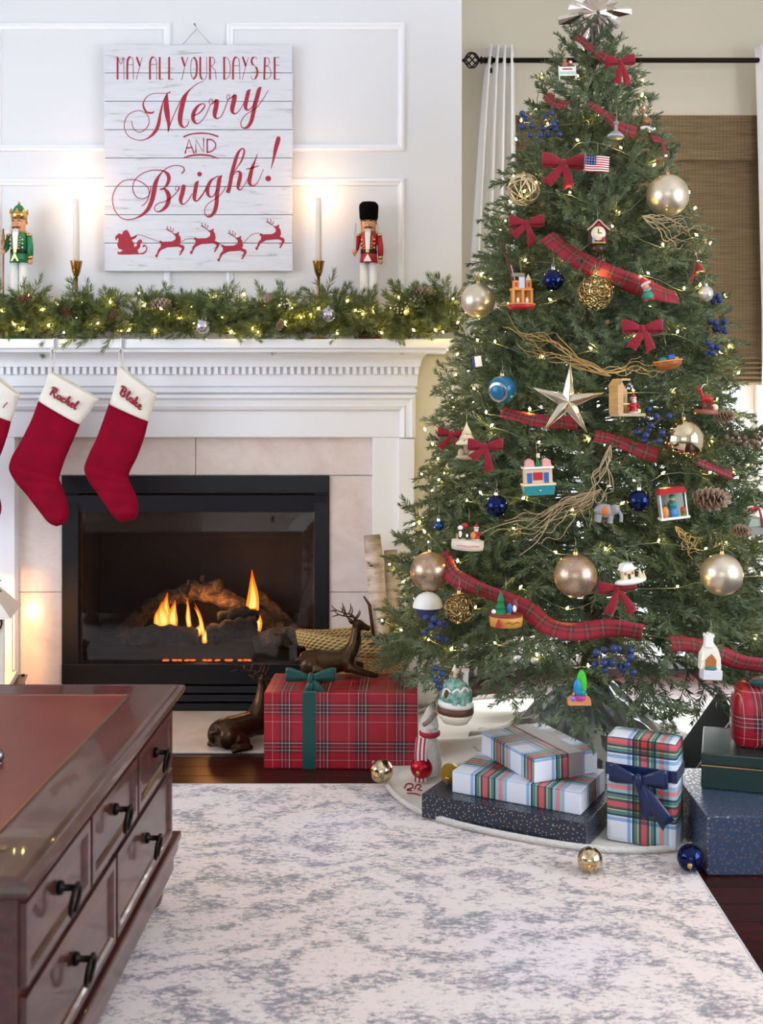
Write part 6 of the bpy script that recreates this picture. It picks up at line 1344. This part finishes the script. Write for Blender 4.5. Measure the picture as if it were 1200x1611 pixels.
fig('church_ornament', 'white snowy chapel ornament on the lower right branches', 1115, 1068, [('base', 'b', [4, 0, 12, 48, 30, 24], mat('base_lilac', 'd6d2dc', .4)), ('arch_wall', 'p', [[(-24, 24), (28, 24), (26, 52), (18, 74), (4, 92), (-12, 84), (-24, 60)], -4, 14], mat('chapel_white', 'ece6d6', .4)), ('tower', 'b', [-6, 0, 92, 20, 16, 28], white_gloss), ('tower_top', 'p', [[(-18, 104), (6, 104), (4, 112), (0, 108), (-6, 114), (-12, 108), (-16, 112)], -9, 9], white_gloss), ('doorway', 'p', [[(-12, 26), (14, 26), (14, 48), (2, 62), (-12, 48)], -7, -3], mat('warm_window')), ('spire', 'c', [-22, -6, 46, 4, .5, 34], mat('chapel_white')), ('green_shrub', 's', [0, -10, 28, 16, 6, 5], mat('shrub_teal', '2f6f68', .5))], 116, .1, .05, 1.06)
fig('red_ribbon_house', 'grey house ornament with red ribbon at the right picture edge', 1192, 842, [('house', 'b', [0, 0, 14, 46, 26, 24], gray_paint), ('roof', 'p', [[(-28, 26), (28, 26), (14, 46), (-18, 46)], -16, 16], mat('sage_roof', '9aa89a', .5)), ('ribbon', 't', [[(-14, -15, 72), (2, -17, 74), (8, -17, 52), (10, -17, 22)], 3.4], red_paint), ('ribbon_knot', 's', [-14, -15, 72, 6, 5, 5], red_paint)], 76, 0, -.1, 1.05)
fig('book_ornament', 'small blue and white book ornament on the upper left branches', 752, 578, [('cover', 'b', [0, 0, 17, 26, 8, 34], mat('book_blue', '2c3f7a', .4)), ('pages', 'b', [0, -3.2, 17, 22, 4, 30], white_gloss), ('spine', 'b', [-13, 0, 17, 3, 9, 34], mat('book_blue'))], 34, .5, -.15, 1.02)
a_, b_2 = TP(788, 378, 1.05), TP(812, 458, 1.03); rs = thing('walking_stick_ornament', 'slim brown wooden stick ornament beside the toy shop castle', 'ornament', b_2, group='figurine ornaments on the tree')
MB().tube([(0, 0, 0), tuple((a_ - b_2) * .5), tuple(a_ - b_2)], [.0042, .0036, .0026], 8).obj('stick', brown_wood, rs); MB().tube([(.004, -.002, 0), tuple((a_ - b_2) * .5 + Vector((.006, -.003, 0)))], .002, 6).obj('edge', pink_paint, rs)
# winter village on the belt, hung at the bottom left
fig('winter_castle_ornament', 'green and white winter castle ornament with brown belt low on tree', 716, 1128, [('base', 'l', [[(.1, 0), (34, 0), (46, 18), (48, 28), (.1, 28)], 0, 0, 0], mat('china_cream', 'e6ddc6', .2)), ('belt', 'l', [[(46, 26), (49, 26), (50, 44), (46, 44)], 0, 0, 0], mat('belt_brown', '5e3a2a', .4)), ('snow_bank', 'l', [[(.1, 44), (48, 44), (50, 56), (38, 66), (.1, 66)], 0, 0, 0], white_gloss), ('hill', 'l', [[(.1, 60), (45, 60), (42, 84), (30, 108), (14, 124), (.1, 126)], 0, 0, 0], mat('pine_teal', '2f8a72', .5, vary=(70, 'e6eef0', .55))), ('tower', 'b', [22, -6, 122, 16, 14, 40], white_gloss), ('tower_roof', 'b', [22, -6, 144, 19, 17, 6], mat('rose_white', 'e3c9c4', .4)), ('tower', 'c', [-4, -6, 110, 8, 7, 36], mat('rose_white')), ('spire', 'c', [-8, -6, 140, 8, .5, 18], white_gloss), ('red_door', 'b', [8, -14, 118, 6, 3, 14], red_paint), ('cave', 's', [-28, -30, 82, 8, 5, 12], mat('cave_brown', '5e3c22', .5)), ('cave_snow', 't', [[(-38, -28, 76), (-34, -32, 94), (-26, -34, 97), (-18, -36, 88)], 3], white_gloss), ('snow_ridge', 't', [[(-14, -40, 88), (0, -38, 98), (8, -38, 90), (20, -34, 102), (30, -28, 92)], 3.4], white_gloss), ('little_fir', 'c', [-6, -44, 58, 8, .5, 24], mat('pine_teal')), ('little_fir', 'c', [16, -44, 58, 9, .5, 28], mat('pine_teal'))], 160, 0, .04, at=P(716, 1136, 2.95))
# ================================================================== SKIRT, PLUSH, GIFTS
skirt_m = mat('skirt_felt', 'eae4da', .8, sheen=.2, bump=(180, .25, .003))
sk = thing('tree_skirt', 'ivory tree skirt with red stitching spread around the tree base', 'tree skirt', (TC.x, TC.y, .0095))
rows = []; m = 96
for i in range(26):
    u = i / 25; row = []
    for k in range(m):
        a = 2 * pi * k / m; r = .10 + .60 * u + .02 * sin(3 * a + 1) * u + .012 * sin(7 * a) * u; fold = (.013 * sin(a * 9 + .5) + .010 * sin(a * 14 + u * 5)) * sin(pi * u) ** 1.2
        z = .15 * (1 - u) ** 2.6 + max(fold, -.002) * (1 if u < .9 else .3) + .003
        row.append((r * cos(a), r * sin(a), z))
    rows.append(row)
MB().grid(rows, closed_u=True).obj('felt', skirt_m, sk).modifiers.new('thick', 'SOLIDIFY').thickness = .004
r_ = [tuple(Vector(p) + Vector((0, 0, .006))) for p in rows[-1]]; MB().tube(r_, .0085, 8, closed=True, flat=.7).obj('fur_edge', white_fur, sk)
mono = MB()
def onskirt(x, y): p = FLOOR(x, y, .026); return (p.x - TC.x, p.y - TC.y, .0205)
for pts in ([(636,1243,2.5),(640,1236,2.5),(648,1236,2.5),(649,1241,2.5),(640,1245,2.5),(648,1246,2.5)], [(652,1244,2.2),(656,1237,2.5),(662,1239,2.2),(658,1244,2.2),(664,1246,2)], [(640,1250,2),(652,1251,2.4),(662,1254,2)]): stroke(mono, pts, onskirt)
mono.obj('embroidery', thread, sk, fixn=False)
# silver crumpled cloth round the trunk
sv = thing('silver_cloth', 'crumpled silver cloth bunched around the base of the tree', 'cloth', (TC.x, TC.y, .03)); rows = []; r = random.Random(8)
for i in range(22):
    u = i / 21; row = []
    for k in range(110):
        a = 2 * pi * k / 110; rad = .055 + .31 * u + .02 * sin(5 * a); z = .20 * (1 - u) ** 1.6 + .013 + (.016 * sin(a * 11 + u * 9) + .011 * sin(a * 23 - u * 14) + .006 * r.uniform(-1, 1)) * min(1, u * 3) * (1 - .55 * u)
        row.append((rad * cos(a), rad * sin(a), max(z, .004)))
    rows.append(row)
MB().grid(rows, closed_u=True).obj('folds', mat('silver_lame', 'c9ccd2', .3, .85), sv).modifiers.new('thick', 'SOLIDIFY').thickness = .0015

gold_dots = None
def dots_fn(base, dot, sc, thr, rough):
    def f(g):
        vo = g.n('TexVoronoi', voronoi_dimensions='2D'); g.set(vo.inputs['Vector'], g.coords('UV')); vo.inputs['Scale'].default_value = sc
        ms_ = g.math('LESS_THAN', vo.outputs['Distance'], thr)
        g.set(g.b.inputs['Base Color'], g.mix(ms_, lin(base), lin(dot))); g.set(g.b.inputs['Metallic'], ms_); g.b.inputs['Roughness'].default_value = rough
    return f
navy_dots = custom('navy_gold_dots', dots_fn('2a3142', 'e3cf9a', 88, .13, .3)); slate_dots = custom('slate_silver_dots', dots_fn('3a4660', 'e8e6e2', 85, .2, .28))
def gift(name, label, corner, ux, w, d, h, m, b=.004, cat='gift'):
    # corner = front-left bottom corner, ux = direction of the front edge on the ground
    ux = Vector((ux[0], ux[1], 0)).normalized(); ang = atan2(ux.y, ux.x)
    t = thing(name, label, cat, corner, (0, 0, ang), group='wrapped gifts')
    MB().box(0, w, 0, d, 0, h, b).obj('wrapped_box', m, t, boxuv=True)
    for s, y0 in ((0, 0), (1, 0)):     # folded paper ends
        x = -.0008 if s == 0 else w + .0008
        MB().add([(x, 0.006, .004), (x, d - .006, .004), (x, d * .5, min(h * .55, d * .5))], [(0, 1, 2)]).obj('end_fold', m, t, boxuv=True, fixn=False).modifiers.new('thick', 'SOLIDIFY').thickness = .0006
    return t
def band_x(t, x, bw, d, h, m, e=.0012):
    MB().box(x - bw / 2, x + bw / 2, -e, d + e, -.0, h + e, .0005).obj('ribbon_band', m, t)
green_satin = mat('green_satin', '0f4a45', .35, sheen=.3); navy_satin = mat('navy_satin', '16264f', .25, sheen=.2); silver_rib = mat('silver_ribbon', 'b9aeae', .4, .3)
# long red plaid box
rg = gift('red_plaid_gift', 'long red plaid gift with dark green ribbon in front of hearth', (RGX0, RGY, .0005), (1, -.02), RGX1 - RGX0, .24, .229, red_plaid)
band_x(rg, .142 * 1.0 - .005, .04, .24, .229, green_satin)
bw_ = bow(0, 0, 74, 'dark green satin bow on top of the long red plaid gift', 0, at=Vector((RGX0 + .139, RGY + .02, .268)), m=green_satin, tails=((-.1, -.72), (.62, -.85)), group='satin bows on gifts', ribw=.26, name='satin_bow')
# navy dotted flat box, plaid box and small plaid box stacked on it
ZB = .0135
a, b = FLOOR(663, 1286, ZB), FLOOR(921, 1337, ZB); u = (b - a)
g1 = gift('navy_dotted_gift', 'flat navy gift with gold dots at the bottom of the stack', a, u, u.length, .30, .062, navy_dots, .003)
a2, b2 = FLOOR(711, 1246, ZB + .0625), FLOOR(913, 1283, ZB + .0625); u2 = b2 - a2
g2 = gift('plaid_flat_gift', 'flat white and red plaid gift in the middle of the stack', a2, u2, u2.length, .20, .056, dress_plaid, .003)
Z3 = ZB + .0625 + .0565
a3, b3 = FLOOR(757, 1185, Z3), FLOOR(840, 1233, Z3); u3 = b3 - a3; c3 = FLOOR(953, 1220, Z3); nrm3 = Vector((-u3.y, u3.x, 0)).normalized()
g3 = gift('plaid_small_gift', 'white plaid gift with silver ribbon on top of the stack', a3, u3, u3.length, .195, .062, dress_plaid, .004)
MB().box(-.0012, u3.length + .0012, .105, .150, -.0, .0632, .0005).obj('ribbon_band', silver_rib, g3)
# upright plaid box with navy bow
a4, b4 = FLOOR(953, 1322, ZB), FLOOR(1064, 1341, ZB); u4 = b4 - a4
g4 = gift('plaid_upright_gift', 'upright white plaid gift tied with a wide navy satin bow', a4, u4, u4.length, .095, .262, dress_plaid, .012)
MB().box(-.0015, u4.length + .0015, -.0015, .0965, .165, .195, .002).obj('ribbon_band', navy_satin, g4)
nb4 = Vector((u4.y, -u4.x, 0)).normalized(); bc = a4 + u4 * .50 + nb4 * .022 + Vector((0, 0, .168))
bow(0, 0, 94, 'wide navy satin bow on the upright plaid gift', 0, at=bc, m=navy_satin, tails=((.42, -1.15), (1.0, -1.3)), loops=(.95, .9), group='satin bows on gifts', ribw=.30, name='satin_bow').rotation_euler = (0, 0, atan2(u4.y, u4.x))
# stack at the right edge
a5 = FLOOR(1112, 1378); g5 = gift('slate_dotted_gift', 'large slate blue gift with silver dots under the dark green box', a5 + Vector((0, 0, .0005)), (1, .0), .36, .34, .138, slate_dots, .004)
g6 = gift('green_box_gift', 'dark green gift box with thin gold line under red plaid pouch', Vector((P(1103, 0, 2.72).x, 2.72, .1395)), (1, -.30), .34, .24, .088, mat('green_paper', '14302c', .25), .003)
MB().box(-.0008, .3408, -.0008, .2408, .056, .0585).obj('gold_line', gold, g6); MB().box(-.0008, .3408, -.0008, .2408, .0585, .062).obj('lid_gap', black_gloss, g6)
c7 = Vector((P(1152, 0, 2.74).x + .012, 2.735, .228))
g7 = thing('plaid_pouch', 'soft red plaid pouch with green ribbon on the dark green box', 'gift', c7, (0, 0, -.12), group='wrapped gifts')
rows = []; uvs = []
for i, (w, dd, z) in enumerate(((.085, .05, 0), (.092, .06, .01), (.095, .062, .06), (.092, .058, .11), (.085, .05, .14), (.070, .034, .158), (.05, .015, .168), (.01, .004, .17))):
    rows.append([(.09 + w * math.copysign(abs(cos(2 * pi * k / 32)) ** .5, cos(2 * pi * k / 32)), .07 + dd * math.copysign(abs(sin(2 * pi * k / 32)) ** .5, sin(2 * pi * k / 32)), z) for k in range(32)]); uvs.append([(rows[-1][k][0] + rows[-1][k][1] * .5, z) for k in range(32)])
mb = MB().grid(rows, closed_u=True, uvs=uvs); mb.add(rows[0], [tuple(range(32))], [tuple(uvs[0])]); mb.obj('wrapped_body', red_plaid, g7)
MB().box(.065, .095, .0065, .012, .002, .14, .001).obj('ribbon_band', green_satin, g7); MB().sph((.08, .03, .165), (.05, .02, .012), 14, 8).obj('ribbon_bow', green_satin, g7)
g8 = thing('black_box_lid', 'black box lid leaning behind the dark green gift', 'box lid', (P(1080, 0, 3.0).x, 3.15, .03), (0, radians(34), radians(-8)), group='wrapped gifts')
MB().box(0, .012, -.16, .12, 0, .26, .002).obj('panel', mat('black_card', '0e0f10', .9, spec=.05), g8); MB().box(-.0015, .0135, -.16, -.152, 0, .26, .001).obj('rim', gray_paint, g8)
# plush beside the red gift
pl2 = thing('plush_gnome', 'white plush gnome with red striped scarf beside the red gift', 'plush toy', (P(676, 0, 3.12).x, 3.14, .030))
MB().lathe([(.001, 0), (.030, .002), (.036, .03), (.030, .075), (.020, .11), (.001, .115)], 20).obj('body', white_fur, pl2)
MB().sph((.0, 0, .130), (.026, .026, .028), 16, 12).obj('head', white_fur, pl2)
MB().lathe([(.027, .140), (.022, .165), (.010, .190), (.001, .200)], 16).obj('cap', white_fur, pl2)
MB().tube([(-.02, -.022, .15), (.0, -.028, .165), (.018, -.022, .185)], .006, 8, flat=.4).obj('cap_band', mat('taupe'), pl2)
def stripe_fn(g):
    sx = g.n('SeparateXYZ'); g.set(sx.inputs[0], g.coords('UV')); f = g.math('GREATER_THAN', g.math('FRACT', g.math('MULTIPLY', sx.outputs[1], 90)), .55)
    g.set(g.b.inputs['Base Color'], g.mix(f, lin('e9dcdc'), lin('a8283c'))); g.b.inputs['Roughness'].default_value = .9
strip([(-.022, -.036, .118), (-.026, -.044, .08), (-.026, -.044, .03), (-.028, -.046, -.005)], .034, nrm=(0, -1, 0), m=custom('candy_stripe', stripe_fn), parent=pl2, name='scarf_end', thick=.002)
MB().lathe([(.024, .112), (.030, .116), (.030, .126), (.024, .128)], 16).obj('scarf_loop', mat('scarf_red', 'a8283c', .9), pl2)
MB().sph((0, -.027, .132), .006, 10, 8).obj('nose', pink_paint, pl2)
# loose balls on the skirt and rug
def floorball(px, py, rpx, m, label, z):
    Y = (CAMZ - z) * FPX / (py + rpx - CYP); p = P(px, 0, Y); r = rpx * Y / FPX
    ball(0, 0, rpx, m, label, at=Vector((p.x, Y, z + r + .0005)), group='balls lying on the floor', tilt=1.9)
floorball(600, 1213, 18.5, merc, 'mercury gold ball on skirt in front of the red gift', .022)
floorball(663, 1208, 17.5, red_ball_m, 'red satin ball lying on skirt by the red gift corner', .028)
floorball(708, 1217, 16, gold_glit, 'gold glitter ball on the flat navy gift beside the stack', ZB + .0625)
floorball(928, 1353, 20, merc, 'mercury gold ball lying alone on the rug', .008)
floorball(1086, 1350, 21, navy_ball, 'navy glass ball on the rug beside the slate gift', .008)
